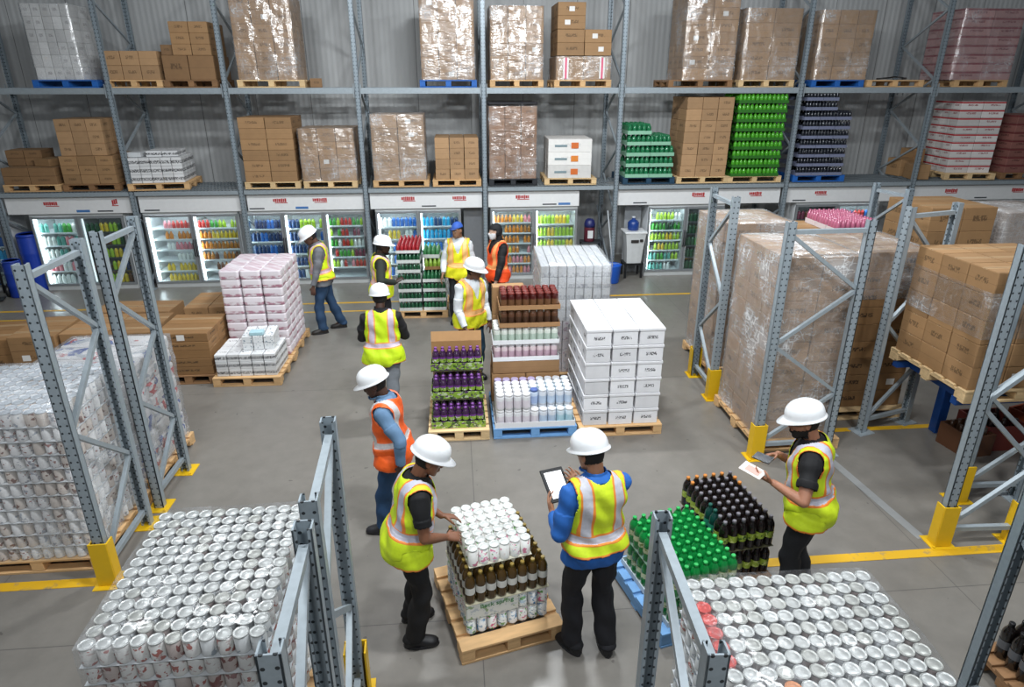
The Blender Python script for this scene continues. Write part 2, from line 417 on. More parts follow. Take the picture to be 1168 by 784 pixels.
def stack(nick, x, y, z, rz, w, d, h, nx, ny, nz, mat, noun='brown carton', cat='carton', name='carton', style='flap',
          skip=(), only=None, jit=.006, group=None, sticker=None, tilt=0.0, lid=None, sides='LR', back=False):
    """nx*ny*nz boxes filling w*d*h on (x,y,z); only the boxes of the outer shell that can be seen are built"""
    if name == 'carton' and noun != 'brown carton': name = {'film-wrapped carton': 'wrapped_carton', 'white carton': 'white_carton', 'white red-striped carton': 'striped_carton', 'pinkish carton': 'pink_carton', 'maroon carton': 'maroon_carton'}.get(noun, 'carton')
    bw, bd, bh = w/nx, d/ny, h/nz
    me = boxmesh(bw-.010, bd-.010, bh-.003, mat, style)
    c, s = math.cos(rz), math.sin(rz); out = []
    for k in range(nz):
        for j in range(ny):
            for i in range(nx):
                if (i, j, k) in skip or (i, k) in skip: continue
                shell = j == 0 or k == nz-1 or (back and j == ny-1) or (i == 0 and 'L' in sides) or (i == nx-1 and 'R' in sides)
                above_gone = (i, j, k+1) in skip or (i, k+1) in skip
                if not (shell or above_gone or (only and only(i, j, k))): continue
                lx = -w/2 + bw*(i+.5) + random.uniform(-.002,.002) + tilt*k; ly = -d/2 + bd*(j+.5) + random.uniform(-1,1)*jit*.4
                o = ob(name, me, None, (x + c*lx - s*ly, y + s*lx + c*ly, z + bh*k), rz + random.uniform(-1, 1)*.007)
                pos = jn(rowword(j, ny), colword(i, nx))
                tag(o, jn(noun + ',', pos + ',' if pos else '', jn(layword(k, nz), 'of' if nz > 1 else 'on'), nick), cat, group or (noun + 's of ' + nick))
                if sticker and random.random() < sticker[0] and (j == 0):
                    q = MB(); sw = min(.10, bw*.3); q.box(-sw/2, sw/2, -.001, 0, -sw*.4, sw*.4)
                    st = q.build('paper_sticker', sticker[1], o, (random.uniform(-.2,.2)*bw, -bd/2+.003, bh*.5)); 
                if lid:
                    lk = ('lid', round(bw,3), round(bd,3), round(bh,3))
                    if lk not in BOXM:
                        q = MB(); q.box(-bw/2+.0045, bw/2-.0045, -bd/2+.0045, bd/2-.0045, bh*.815, bh-.004, 0, .004); BOXM[lk] = q.mesh('lid', lid)
                    ob('lid', BOXM[lk], o)
                out.append(o)
    return out
def wrap(nick, x, y, z, rz, w, d, h, mat=None, e=.012, label=None, top=True, name='stretch_wrap'):
    """loose film around a stack: rippled sleeve with a closed top"""
    n = 44; rings = []; w2, d2 = w/2+e, d/2+e; rg = random.Random(int(abs(x)*100+z*10)); ph = [rg.uniform(0, 6) for _ in range(6)]
    per = []
    r = .03
    for i in range(n):
        u = i/n*4; sd = int(u); f = u-sd
        a, b = [((-1,-1),(1,-1)),((1,-1),(1,1)),((1,1),(-1,1)),((-1,1),(-1,-1))][sd]
        px = a[0]+(b[0]-a[0])*f; py = a[1]+(b[1]-a[1])*f
        per.append((px, py))
    K = max(6, int(h/.09))
    for k in range(K+1):
        zz = h*k/K; ring = []
        for i, (px, py) in enumerate(per):
            rip = .004*math.sin(17*zz+ph[0]+i*.9)+.004*math.sin(41*zz+ph[1]-i*.6)
            corner = abs(px*py) > .99
            qx, qy = (px*.99, py*.99) if corner else (px, py)
            ring.append((qx*(w2+max(rip,-.004)), qy*(d2+max(rip,-.004)), zz))
        rings.append(ring)
    m = MB(); m.rings(rings, cap=False)
    if top:
        last = [(p[0], p[1], h+.006) for p in rings[-1]]
        inner = [(p[0]*.55, p[1]*.55, h+.012) for p in rings[-1]]
        m.rings([rings[-1], last, inner], cap=False)
        o0 = len(m.v)-n; m.f.append(tuple(o0+i for i in range(n))); m.mi.append(0); m.sm.append(True)
    o = m.build(name, mat or film(), None, (x, y, z), rz)
    return tag(o, label or ('clear plastic wrap around ' + nick), 'plastic wrap', 'plastic wraps around stacks')
# ------------------------------------------------------------------ racking along the back wall
G = galv(); GN = galv('#9ba5ab', False); GD = galv('#8d99a1', True)
def post_mesh(h, mat, w=.084, d=.07):
    m = MB()
    m.box(-w/2, w/2, -d/2, -d/2+.008, 0, h); m.box(-w/2, -w/2+.008, -d/2, d/2, 0, h); m.box(w/2-.008, w/2, -d/2, d/2, 0, h)
    m.box(-w/2, -w/2+.02, d/2-.006, d/2, 0, h); m.box(w/2-.02, w/2, d/2-.006, d/2, 0, h)
    return m.mesh('post', mat)
UP = [-8.42, -6.03, -4.03, -1.70, .61, 3.22, 6.74, 9.47, 12.3]
BAYN = ['far left bay', 'second bay from left', 'third bay from left', 'bay left of the centre', 'centre bay', 'bay right of the centre', 'third bay from right', 'second bay from right', 'far right bay']
YF, YR = 13.045, 14.32
pm = post_mesh(6.9, GD)
ub = MB(); z = .15; k = 0
pts = []
while z < 6.6:
    pts.append((0, (.05 if k % 2 == 0 else YR-YF-.05), z)); z += .62; k += 1
BR = []
for a, b in zip(pts[:-1], pts[1:]):
    q = MB(); q.bar(a, b, .035, .035); BR.append(q.mesh('brace', GN))
fpm = MB(); fpm.box(-.08, .08, -.07, .07, 0, .008); fpm = fpm.mesh('foot_plate', GN)
for i, x in enumerate(UP):
    r = thing('rack_upright', (x, YF, 0), 0, 'tall perforated steel rack upright, %s counted from the left, by the coolers' % ORD[i], 'rack frame', 'tall rack uprights along the back wall')
    ob('post', pm, r, (0, 0, .008)); o = ob('post', pm, r, (0, YR-YF, .008), R(180))
    ob('foot_plate', fpm, r); ob('foot_plate', fpm, r, (0, YR-YF, 0))
    for b in BR: ob('brace', b, r)
for i in range(len(UP)-1):
    x0, x1 = UP[i]+.052, UP[i+1]-.052
    for yy, w in ((YF-.01, 'front'), (14.08, 'rear')):
        m = MB(); m.box(x0, x1, yy-.022, yy+.022, 3.62, 3.725, 0, .004)
        r = m.build('rack_beam', GN); tag(r, 'grey steel %s rack beam under the upper pallets, %s' % (w, BAYN[i]), 'rack beam', 'upper rack beams')
        for sx, xx in ((1, x0), (-1, x1)):
            q = MB(); q.box(min(xx, xx+sx*.012), max(xx, xx+sx*.012), yy-.045, yy-.023, 3.56, 3.79); q.build('end_bracket', GN, r)
    for yy, w in ((YF-.01, 'front'), (14.08, 'rear')):
        m = MB(); m.box(x0, x1, yy-.022, yy+.022, 1.83, 1.905, 0, .004)
        tag(m.build('rack_beam', GN), 'grey steel %s shelf beam above the coolers, %s' % (w, BAYN[i]), 'rack beam', 'lower rack beams')
    m = MB()
    for q in range(int((x1-x0)/.065)):
        xx = x0+.03+q*.065; m.box(xx-.006, xx+.006, YF-.03, 14.2, 1.905, 1.917)
    for q in range(6):
        yy = YF+q*.2; m.box(x0, x1, yy-.01, yy+.01, 1.917, 1.929)
    tag(m.build('wire_deck', galv('#7d858a', False)), 'steel wire deck above the coolers, %s' % BAYN[i], 'shelf deck', 'wire decks above the coolers')

# ------------------------------------------------------------------ white header panels with small red logos
WP = plain('#e2e3e3', .45, 0, .05); RED = plain('#b23436', .5); BLU = plain('#4a78b0', .5); GRY = plain('#4c5054', .5)
def header(x0, x1, i, marks):
    m = MB(); m.box(x0, x1, -.015, .015, 1.50, 1.828, 0, .006)
    r = m.build('header_panel', WP, None, (0, 13.115, 0))
    tag(r, 'white header panel above the coolers, %s' % i, 'sign panel', 'white header panels')
    for (mx, kind) in marks:
        q = MB(); rg = random.Random(int(mx*77))
        if kind == 'r':      # red word mark: a row of strokes on two lines with a slanted swash
            xx = mx-.13
            while xx < mx+.12:
                w = rg.uniform(.02, .04); hh = rg.uniform(.05, .075); q.box(xx, xx+w, -.019, -.0152, 1.70-hh/2, 1.70+hh/2); xx += w+.008
            q.box(mx-.10, mx+.14, -.019, -.0152, 1.645, 1.658); q.build('red_logo', RED, r)
        elif kind == 's':
            for a in range(3): q.box(mx-.05+a*.035, mx-.022+a*.035, -.019, -.0152, 1.66+.01*a, 1.75+.01*a)
            q.box(mx-.06, mx+.06, -.019, -.0152, 1.64, 1.655); q.build('red_logo', RED, r)
        elif kind == 'b':
            q.box(mx-.12, mx+.12, -.019, -.0152, 1.53, 1.575); q.build('blue_label', BLU, r)
        else:
            q.box(mx-.14, mx+.14, -.019, -.0152, 1.535, 1.56); q.build('grey_label', GRY, r)
header(-10.4, -8.48, 'far left end', [])
header(-8.36, -6.09, 'over the blue barrel', [(-7.55,'r'),(-6.4,'s'),(-7.0,'b'),(-6.75+.15,'g')])
header(-5.97, -4.09, 'over the amber bottle cooler', [(-5.75,'g')])
header(-3.97, -1.76, 'over the three door cooler', [(-3.35,'r'),(-2.6,'r'),(-2.95,'b'),(-3.8,'g')])
header(-1.64, .55, 'over the blue bottle cooler', [(-.9,'r'),(.1,'r'),(-.5,'g')])
header(.67, 2.5, 'over the orange carton cooler', [(1.35,'r'),(2.2,'b'),(1.9,'g')])
header(3.28, 6.68, 'over the green bottle cooler', [(3.75,'g'),(4.95,'r'),(6.15,'r')])
header(6.80, 9.41, 'over the pink bottle cooler', [(7.55,'r'),(7.1,'g')])
header(9.53, 12.2, 'at the right end', [(10.4,'r'),(11.1,'g'),(11.9,'r')])

# ------------------------------------------------------------------ bottle, can and pack builders
def bottle_mesh(r, h, mat, n=12, kind='soda', name='bottle'):
    P = {'soda': [(.75,0),(.95,.02),(1,.06),(1,.28),(.95,.34),(.95,.52),(1,.58),(1,.68),(.86,.77),(.58,.85),(.40,.9),(.40,.93)],
         'beer': [(.9,0),(1,.02),(1,.55),(.92,.62),(.6,.72),(.45,.8),(.42,.93)],
         'jar': [(.9,0),(1,.03),(1,.78),(.96,.84),(.88,.86),(.88,.9)]}[kind]
    m = MB(); m.lathe([(a*r, b*h) for a, b in P], n); return m.mesh(name, mat)
def cap_mesh(r, h, mat, kind='soda', n=12, name='cap'):
    k = {'soda': .44, 'beer': .48, 'jar': .93}[kind]; z0 = {'soda': .9, 'beer': .9, 'jar': .86}[kind]
    m = MB(); m.lathe([(k*r, h*z0), (k*r, h*.985), (k*r*.85, h)], n); return m.mesh(name, mat)
def label_mesh(r, h, mat, z0, z1, n=12):
    m = MB(); m.lathe([(r*1.015, h*z0), (r*1.015, h*z1)], n, cap=False); return m.mesh('label_band', mat)
PLAST = lambda c, tr=.0, r=.18: plain(c, r, 0, .1, 20, Coat_Weight=.3)

# ------------------------------------------------------------------ display coolers
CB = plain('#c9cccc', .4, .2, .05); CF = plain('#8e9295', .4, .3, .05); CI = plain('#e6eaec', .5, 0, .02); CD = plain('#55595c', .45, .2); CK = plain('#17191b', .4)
FB = {}
def fridge_bottle(col):
    if col not in FB:
        FB[col] = (bottle_mesh(.034, .195, PLAST(col), 10, 'soda'), bottle_mesh(.031, .18, PLAST(col), 10, 'beer'))
    return FB[col]
CNAME = {'o':'orange','y':'yellow','g':'green','l':'lime','b':'blue','n':'dark blue','c':'cyan','r':'red','p':'pink','w':'white','a':'amber','k':'dark brown','t':'teal','d':'dark green','m':'maroon'}
CCOL = {'o':'#e08b2e','y':'#e2c23c','g':'#3f9a3a','l':'#a5c93c','b':'#2f6fc0','n':'#24426f','c':'#2aa5d8','r':'#c0322c','p':'#e08a94','w':'#e4e6e2','a':'#b9762a','k':'#6a3d20','t':'#5fa79a','d':'#1f5134','m':'#7c2c46'}
def cooler(x0, x1, nick, doors, glassy=None):
    """cabinet with lit interior; doors = list of (door nick, light power, shelf colour strings top to bottom)"""
    w = x1-x0; H = 1.49; D = .74; n = len(doors)
    r = thing('display_cooler', ((x0+x1)/2, 13.14, 0), 0, 'white glass-door display cooler, %s' % nick, 'cooler', 'display coolers along the back wall')
    m = MB(); m.box(-w/2, -w/2+.04, .03, D, 0, H, 0); m.box(w/2-.04, w/2, .03, D, 0, H); m.box(-w/2+.04, w/2-.04, D-.04, D, 0, H)
    m.box(-w/2+.04, w/2-.04, .03, D-.04, H-.05, H); m.box(-w/2+.04, w/2-.04, .03, D-.04, 0, .09)
    m.build('cabinet', CI, r)
    dw = w/n
    m = MB(); m.box(-w/2, w/2, 0, .03, 0, .085); m.build('kick_plate', CB, r)
    m = MB(); m.box(-w/2, w/2, 0, .03, H-.04, H); m.build('top_trim', CB, r)
    for i, (dn, power, rows) in enumerate(doors):
        a = -w/2+i*dw; b = a+dw
        m = MB(); m.box(a+.004, a+.045, -.02, .018, .09, H-.045); m.box(b-.045, b-.004, -.02, .018, .09, H-.045)
        m.box(a+.045, b-.045, -.02, .018, .09, .13); m.box(a+.045, b-.045, -.02, .018, H-.085, H-.045)
        d = m.build('door', CF, r)
        m = MB(); m.box(a+.045, b-.045, -.004, .004, .13, H-.085); m.build('door_glass', glass(), d)
        hx = b-.022 if i % 2 == 0 else a+.022
        m = MB(); m.path([(hx, -.02, .62), (hx, -.06, .66), (hx, -.06, .92), (hx, -.02, .96)], .011, 8); m.build('door_handle', CK, d)
        if power > 0:
            m = MB(); m.box(a+.048, a+.070, .045, .07, .14, H-.09); m.build('light_strip', glow((.92,.97,1.0), power*2.4), r)
            m = MB(); m.box(a+.1, b-.1, .04, .07, H-.075, H-.055); m.build('light_strip', glow((.92,.97,1.0), power*2.4), r)
        if i < n-1:
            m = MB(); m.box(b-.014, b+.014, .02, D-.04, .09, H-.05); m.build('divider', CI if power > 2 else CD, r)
        ns = len(rows); z0, z1 = .1, H-.12; ph = (z1-z0)/ns
        for s, row in enumerate(rows):
            zs = z0+ph*(ns-1-s)
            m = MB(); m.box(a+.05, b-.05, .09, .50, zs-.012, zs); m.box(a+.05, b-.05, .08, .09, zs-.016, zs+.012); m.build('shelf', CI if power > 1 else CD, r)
            nb = int((dw-.10)/.076); 
            for k in range(nb):
                if random.random() < .05: continue
                cc = row[k*len(row)//nb]
                if cc == '.': continue
                me = fridge_bottle(CCOL[cc])[0 if ph > .23 else 1]
                xx = (x0+x1)/2+a+.09+k*(dw-.18)/(nb-1); sc = min(1.0, (ph-.03)/.2)
                o = ob('juice_bottle' if cc in 'oyar' else 'water_bottle' if cc in 'bncwt' else 'soft_drink_bottle', me, None, (xx, 13.14+.14, zs+.0005), random.uniform(0, 6)); o.scale = (1.12, 1.12, sc)
                tag(o, '%s bottle, %s from left, %s shelf down, %s' % (CNAME[cc], ORD[k], ORD[s], dn), 'bottle', 'bottles in the display coolers')
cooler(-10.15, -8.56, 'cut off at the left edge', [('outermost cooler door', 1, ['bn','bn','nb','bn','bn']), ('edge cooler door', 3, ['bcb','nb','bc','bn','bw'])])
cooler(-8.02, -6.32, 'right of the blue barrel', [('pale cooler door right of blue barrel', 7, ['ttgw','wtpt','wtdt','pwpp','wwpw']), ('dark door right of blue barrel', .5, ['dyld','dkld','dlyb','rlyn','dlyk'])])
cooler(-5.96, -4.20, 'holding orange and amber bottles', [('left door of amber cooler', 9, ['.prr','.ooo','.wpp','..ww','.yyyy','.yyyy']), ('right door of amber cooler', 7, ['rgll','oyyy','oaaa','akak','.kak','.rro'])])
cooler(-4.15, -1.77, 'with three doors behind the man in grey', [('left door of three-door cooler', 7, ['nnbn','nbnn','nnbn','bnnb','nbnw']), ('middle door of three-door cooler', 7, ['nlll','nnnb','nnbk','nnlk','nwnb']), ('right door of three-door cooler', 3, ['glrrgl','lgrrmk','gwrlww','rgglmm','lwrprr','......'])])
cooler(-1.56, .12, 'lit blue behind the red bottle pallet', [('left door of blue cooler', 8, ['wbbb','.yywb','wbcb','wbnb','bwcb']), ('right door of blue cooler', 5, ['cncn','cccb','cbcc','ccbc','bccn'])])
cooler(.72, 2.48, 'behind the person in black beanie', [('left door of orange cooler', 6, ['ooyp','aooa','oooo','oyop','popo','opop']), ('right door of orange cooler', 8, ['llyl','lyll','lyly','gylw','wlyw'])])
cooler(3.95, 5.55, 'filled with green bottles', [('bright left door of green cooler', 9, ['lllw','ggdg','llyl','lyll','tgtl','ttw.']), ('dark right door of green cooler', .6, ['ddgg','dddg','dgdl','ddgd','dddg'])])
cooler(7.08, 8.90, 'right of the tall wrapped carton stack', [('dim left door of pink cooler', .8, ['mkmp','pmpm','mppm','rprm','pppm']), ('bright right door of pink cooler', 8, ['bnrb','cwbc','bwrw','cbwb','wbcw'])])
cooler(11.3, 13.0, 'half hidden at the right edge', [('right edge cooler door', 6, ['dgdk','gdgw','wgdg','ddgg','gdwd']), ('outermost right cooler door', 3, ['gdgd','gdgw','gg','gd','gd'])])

# ------------------------------------------------------------------ recess between the coolers
m = MB(); m.box(.18, .66, -.02, .02, 0, 1.49, 0, .004); tag(m.build('filler_panel', plain('#83868a', .4, .4), None, (0, 13.35, 0)), 'grey steel filler panel between blue and orange coolers', 'panel')
m = MB(); m.box(3.55, 3.90, -.02, .02, 0, 1.49, 0, .004); tag(m.build('filler_panel', plain('#a0a4a8', .45, .2), None, (0, 13.5, 0)), 'light grey filler panel left of green bottle cooler', 'panel')
m = MB(); m.box(-6.30, -5.98, -.02, .02, 0, 1.49, 0, .004); tag(m.build('filler_panel', plain('#4d5156', .45, .2), None, (0, 13.5, 0)), 'dark sheet for the shaded gap left of the amber bottle cooler', 'panel')  # dark sheet stands in for the shade of the gap
def barrel(name, label, x, y, z, r, h, col, cat='barrel', lidcol=None):
    m = MB(); m.lathe([(r*.93,0),(r,.03*h),(r,.3*h),(r*1.03,.32*h),(r*1.03,.35*h),(r,.37*h),(r,.64*h),(r*1.03,.66*h),(r*1.03,.69*h),(r,.71*h),(r,.95*h),(r*.94,h)], 24)
    o = m.build(name, plain(col, .4, 0, .06), None, (x, y, z)); tag(o, label, cat)
    q = MB(); q.lathe([(r*1.02,h*.965),(r*1.02,h*1.0),(r*.9,h*1.02),(r*.86,h*1.0)], 24); q.build('lid', plain(lidcol or col, .4), o)
    return o
barrel('plastic_barrel', 'blue plastic barrel standing beside the leftmost cooler', -8.215, 13.24, 0, .185, 1.10, '#1c3fa8')
barrel('plastic_drum', 'lower blue plastic drum behind the rack post at left', -8.36, 12.80, 0, .15, .70, '#1a3a9a')
# white bin with a blue jug on it
m = MB(); m.rings([[(sx*a, sy*b, zz) for sx, sy in ((-1,-1),(-.4,-1.08),(.4,-1.08),(1,-1),(1.05,0),(1,1),(-1,1),(-1.05,0))] for a, b, zz in ((.15,.15,0),(.17,.17,.3),(.20,.19,.55),(.21,.2,.62))], smooth=False)
b = m.build('waste_bin', plain('#c8cbcb', .45), None, (3.68, 13.15, .32)); tag(b, 'white plastic bin on a low stand in the recess', 'bin')
q = MB(); q.box(-.23, .23, -.22, .22, .621, .66, 0, .01); q.build('rim', plain('#e2e4e4', .4), b)
q = MB(); q.box(-.10, .06, -.222, -.195, .44, .50, 0, .01); q.box(.08, .15, -.224, -.197, .46, .51, 0, .01); q.build('dark_sticker', plain('#2e2a28', .5), b)
m = MB(); m.box(-.2, .2, -.18, .18, .28, .32); [m.box(a-.02, a+.02, c-.02, c+.02, 0, .28) for a in (-.17,.17) for c in (-.15,.15)]
tag(m.build('low_stand', CK, None, (3.68, 13.15, 0)), 'black low stand under the white bin', 'stand')
m = MB(); m.lathe([(.10,0),(.115,.02),(.115,.16),(.08,.2),(.035,.22),(.035,.26)], 18)
o = m.build('water_jug', plain('#1e3f86', .3), None, (3.66, 13.16, .982)); tag(o, 'dark blue jug standing on the white bin', 'jug')
q = MB(); q.lathe([(.04,.25),(.04,.28)], 14); q.build('cap', plain('#c9ced6', .4), o)
# bucket with mops
m = MB(); m.lathe([(.13,0),(.15,.02),(.18,.36),(.19,.38),(.17,.38),(.14,.05)], 20)
o = m.build('bucket', plain('#1d5cc4', .4), None, (3.16, 12.72, 0)); tag(o, 'bright blue bucket on the floor below rack post', 'bucket')
q = MB(); q.path([(-.17,0,.36),(-.1,-.1,.42),(.1,-.1,.42),(.17,0,.36)], .006); q.build('handle', GN, o)
for i, (tx, ty, zz, c, lab) in enumerate(((-.28,.22,1.55,'#3a4046','dark mop handle leaning from the blue bucket'),(-.14,.28,1.42,'#b9bec2','pale mop handle leaning from the blue bucket'))):
    m = MB(); m.tube((0,0,.03),(tx*.2, ty*.2, .3),.05,.03,8); m.tube((tx*.15, ty*.15, .25),(tx, ty, zz),.012,.012,8)
    tag(m.build('mop', plain(c, .5), None, (3.16+(i-.5)*.1, 12.72, .0)), lab, 'mop')
# stand with extinguisher-like canister
m = MB(); m.box(-.22,.22,-.14,.14,.70,.73,0,.004); [m.box(a-.015,a+.015,c-.015,c+.015,0,.70) for a in (-.2,.2) for c in (-.12,.12)]; m.box(-.2,.2,-.12,.12,.3,.32)
tag(m.build('side_table', plain('#2a2d31', .5), None, (2.83, 13.35, 0)), 'small dark steel table in the recess', 'table')
m = MB(); m.lathe([(.10,0),(.11,.02),(.11,.32),(.08,.4),(.04,.43)], 18)
o = m.build('canister', plain('#5c2230', .4), None, (2.78, 13.32, .731)); tag(o, 'dark red canister with blue top on small table', 'canister')
q = MB(); q.lathe([(.112,.3),(.115,.36),(.09,.44),(.05,.47)], 18); q.build('blue_top', plain('#20265e', .4), o)
q = MB(); q.box(-.055,.055,-.118,-.108,.08,.24); q.build('paper_label', plain('#d8dadb', .5), o)
m = MB(); m.path([(3.02,13.3,1.49),(3.0,13.28,1.1),(3.05,13.2,.7),(2.98,13.2,.25),(3.0,13.2,.02)], .016, 8); tag(m.build('hanging_hose', CK), 'black hose hanging left of the rack post in recess', 'hose')
# hand truck at far left
r = thing('hand_truck', (-8.74, 12.62, 0), R(20), 'black hand truck with pale reflective strips left of blue barrel', 'hand truck')
m = MB()
for sx in (-.2, .2): m.path([(sx,0,.1),(sx,.06,1.25),(sx*.6,-.04,1.42)], .022)
for zz in (.3,.6,.9,1.2): m.tube((-.2,.03*zz,zz),(.2,.03*zz,zz),.014)
m.tube((-.12,-.04,1.42),(.12,-.04,1.42),.022); m.build('frame', CK, r)
m = MB(); m.box(-.2,.2,-.26,0,.02,.035); m.build('toe_plate', CK, r)
for sx in (-.25,.25):
    m = MB(); m.tube((sx-.03,.08,.13),(sx+.03,.08,.13),.13,.13,18); m.build('wheel', CK, r)
m = MB(); m.box(-.16,.16,-.03,-.005,.42,1.05,0,.01); m.build('back_panel', plain('#1d1f22', .6), r)
for i in range(5):
    m = MB(); m.bar((-.15+i*.06,-.034,.92),(-.09+i*.06,-.034,1.04),.02,.004); m.build('reflective_strip', plain('#dfe2e4', .3), r)

# ------------------------------------------------------------------ goods on the upper rack level
KB = carton('#9a7853'); KL = carton('#a68460'); KD = carton('#836444'); KP = carton('#ab8863', '#6b543e', .7)
WHB = carton('#d9d8d6', '#8a8486', .7, '#e4e4e4'); PKR = carton('#b98b88', '#7a2f38', .9, '#c9a8a4', '#8a2a38'); WHR = carton('#d6d2cf', '#8c2f36', .75, '#dcdcdc', '#b5343a')
STK = plain('#e6e4e0', .5, 0, .03); PNK = plain('#d65a7c', .5)
BW_ = bagprint('#dddedf', '#26272b', text=True); FWH = film(.05, .40); FIL = film(.04, .36)
ZU, ZL = 3.727, 1.93
ORDU = {}
def rackpal(x0, x1, z, nick, kind='wood', rz=0, d=1.0, yc=13.52):
    return pallet((x0+x1)/2, yc, z, x1-x0, d, rz, '%s pallet under %s' % (kind if kind not in ('wood',) else 'wooden', nick), kind, 'pallets on the racks')
def goods(nick, px0, px1, sx0, sx1, z, top, nx, ny, nz, mat, pk='wood', wr=None, rz=0, d=.92, yc=13.50, **k):
    rackpal(px0, px1, z, nick, pk, rz)
    z0 = z+.131
    if mat is KP: k.setdefault('noun', 'film-wrapped carton')
    s = stack(nick, (sx0+sx1)/2, yc, z0, rz, sx1-sx0, d, top-z0, nx, ny, nz, mat, **k)
    if wr: wrap(nick, (sx0+sx1)/2, yc, z0, rz, sx1-sx0, d, top-z0, wr)
    return s
goods('white stack at top left', -7.29, -6.2, -7.2, -6.42, ZU, 5.06, 5, 3, 6, WHB, 'blue', FIL, noun='white carton')
goods('short stack beside white stack', -6.08, -5.10, -6.06, -5.12, ZU, 4.33, 3, 2, 2, KL)
goods('uneven stack on upper shelf', -5.07, -4.15, -5.05, -4.17, ZU, 4.26, 2, 2, 1, KD, 'dark wood')
stack('tall part of uneven stack', -4.52, 13.5, 4.262, 0, .66, .88, .54, 2, 2, 3, KB)
stack('crooked row in uneven stack', -4.98, 13.3, 4.262, R(6), .20, .4, .17, 1, 1, 1, KD)
goods('wrapped stack in third bay', -3.81, -2.62, -3.78, -2.74, ZU, 5.22, 3, 3, 6, KP, 'pale wood', FWH, sticker=(.12, STK))
stack('upper third bay beam', -2.47, 13.3, 3.727, R(10), .22, .3, .16, 1, 1, 1, KD, noun='small brown carton')
goods('wrapped stack on centre blue pallet', -.56, .49, -.52, .46, ZU, 5.22, 3, 3, 7, KP, 'blue', FWH, sticker=(.1, STK))
goods('wrapped stack right of centre upright', .73, 1.73, .74, 1.72, ZU, 5.09, 3, 3, 6, KP, 'wood', FWH, sticker=(.1, STK))
goods('half-high stack of big boxes', 1.93, 3.01, 1.96, 3.0, ZU, 4.26, 2, 2, 1, KL, 'wood', FIL, noun='large taped carton')
stack('half-high stack', 2.48, 13.5, 4.275, 0, 1.02, .9, .44, 2, 2, 2, KB, sticker=(.5, STK))
stack('left column of half-high stack', 2.23, 13.5, 4.72, 0, .52, .88, .44, 1, 2, 2, KB, sticker=(.5, STK))
for sx in (2.14, 2.82):
    m = MB(); m.box(-.05, .05, -.003, .0, 0, .36); q = m.build('pink_tape', STK, None, (sx, 13.018, 3.88)); tag(q, 'white and pink tape strip on %s large carton' % ('left' if sx < 2.4 else 'right'), 'tape')
    m = MB(); m.box(-.018, .018, -.005, -.0031, .0, .36); m.build('pink_stripe', PNK, q)
goods('tall glossy wrapped stack', 4.11, 5.36, 4.36, 5.36, ZU, 5.3, 2, 3, 7, KP, 'dark wood', FWH, sticker=(.15, STK))
goods('wrapped stack of large cartons', 5.48, 6.58, 5.5, 6.58, ZU, 5.09, 2, 3, 5, KP, 'pale wood', FWH)
goods('wrapped stack on right blue pallet', 6.93, 7.99, 6.95, 8.02, ZU, 5.07, 3, 3, 5, KP, 'blue', FWH, sticker=(.12, STK))
rackpal(8.06, 9.22, ZU, 'scattered straps, otherwise empty', 'wood')
m = MB(); m.path([(-.3,0,.01),(-.1,-.1,.03),(.1,.02,.05),(.28,-.06,.02),(.1,-.2,.01)], .014); tag(m.build('strap', CK, None, (8.7, 13.3, ZU+.139)), 'black strap lying on the empty upper pallet', 'strap')
goods('pinkish stack at top right', 9.86, 10.97, 9.75, 11.0, ZU, 5.12, 2, 3, 8, PKR, 'wood', film(.06, .35), noun='pinkish carton')
# ------------------------------------------------------------------ goods on the lower rack level
goods('messy stack at far left', -8.26, -7.26, -8.24, -7.3, ZL, 2.36, 2, 2, 2, KD, 'wood')
stack('rear of messy far left stack', -8.0, 13.65, 2.363, R(4), .62, .5, .28, 2, 1, 2, KD)
stack('slumped top of messy stack', -7.55, 13.5, 2.363, R(-16), .34, .5, .13, 1, 1, 1, KB)
goods('three-column stack at left', -7.22, -6.21, -7.19, -6.24, ZL, 2.56, 3, 2, 3, KB, 'dark wood')
stack('upper part of three-column stack', -6.76, 13.5, 2.562, R(2), .80, .80, .64, 3, 2, 3, KL)
goods('black-and-white packs stack', -6.10, -5.02, -6.03, -5.10, ZL, 2.52, 5, 4, 3, BW_, 'wood', rz=R(6), d=.9, noun='white printed pack', cat='pack', name='printed_pack', style='plain', yc=13.52)
stack('top of black-and-white packs', -5.45, 13.5, 2.523, R(6), .56, .6, .11, 2, 2, 1, BW_, noun='white printed pack', cat='pack', name='printed_pack', style='plain')
stack('top left of black-and-white packs', -5.90, 13.3, 2.523, R(2), .24, .34, .09, 1, 1, 1, plain('#c9ccce', .5), noun='pale grey pack', cat='pack', name='printed_pack', style='plain')
goods('two-column stack over three-door cooler', -3.94, -2.91, -3.92, -2.95, ZL, 3.22, 2, 2, 6, KB, 'pale wood', sticker=(.06, STK))
goods('low wrapped stack with stickers', -2.85, -1.84, -2.86, -1.84, ZL, 3.02, 3, 2, 4, KP, 'pale wood', FWH, sticker=(.3, STK))
goods('crinkled stack over blue cooler', -1.54, -.47, -1.52, -.52, ZL, 3.26, 2, 2, 5, KP, 'wood', film(.08, .5), sticker=(.2, STK))
goods('small three-column stack in centre', -.40, .54, -.34, .50, ZL, 2.84, 3, 2, 4, KL, 'wood')
s = goods('stack with dark film top', .69, 1.64, .70, 1.62, ZL, 3.40, 3, 2, 6, carton('#9a7355'), 'black', FIL)
m = MB(); m.box(-.47, .47, -.47, .47, 0, .055, 0, .03); tag(m.build('film_cover', plain('#2b2b2e', .25, 0, .2), None, (1.16, 13.5, 3.422)), 'dark plastic film cover on top of wrapped stack', 'film cover')
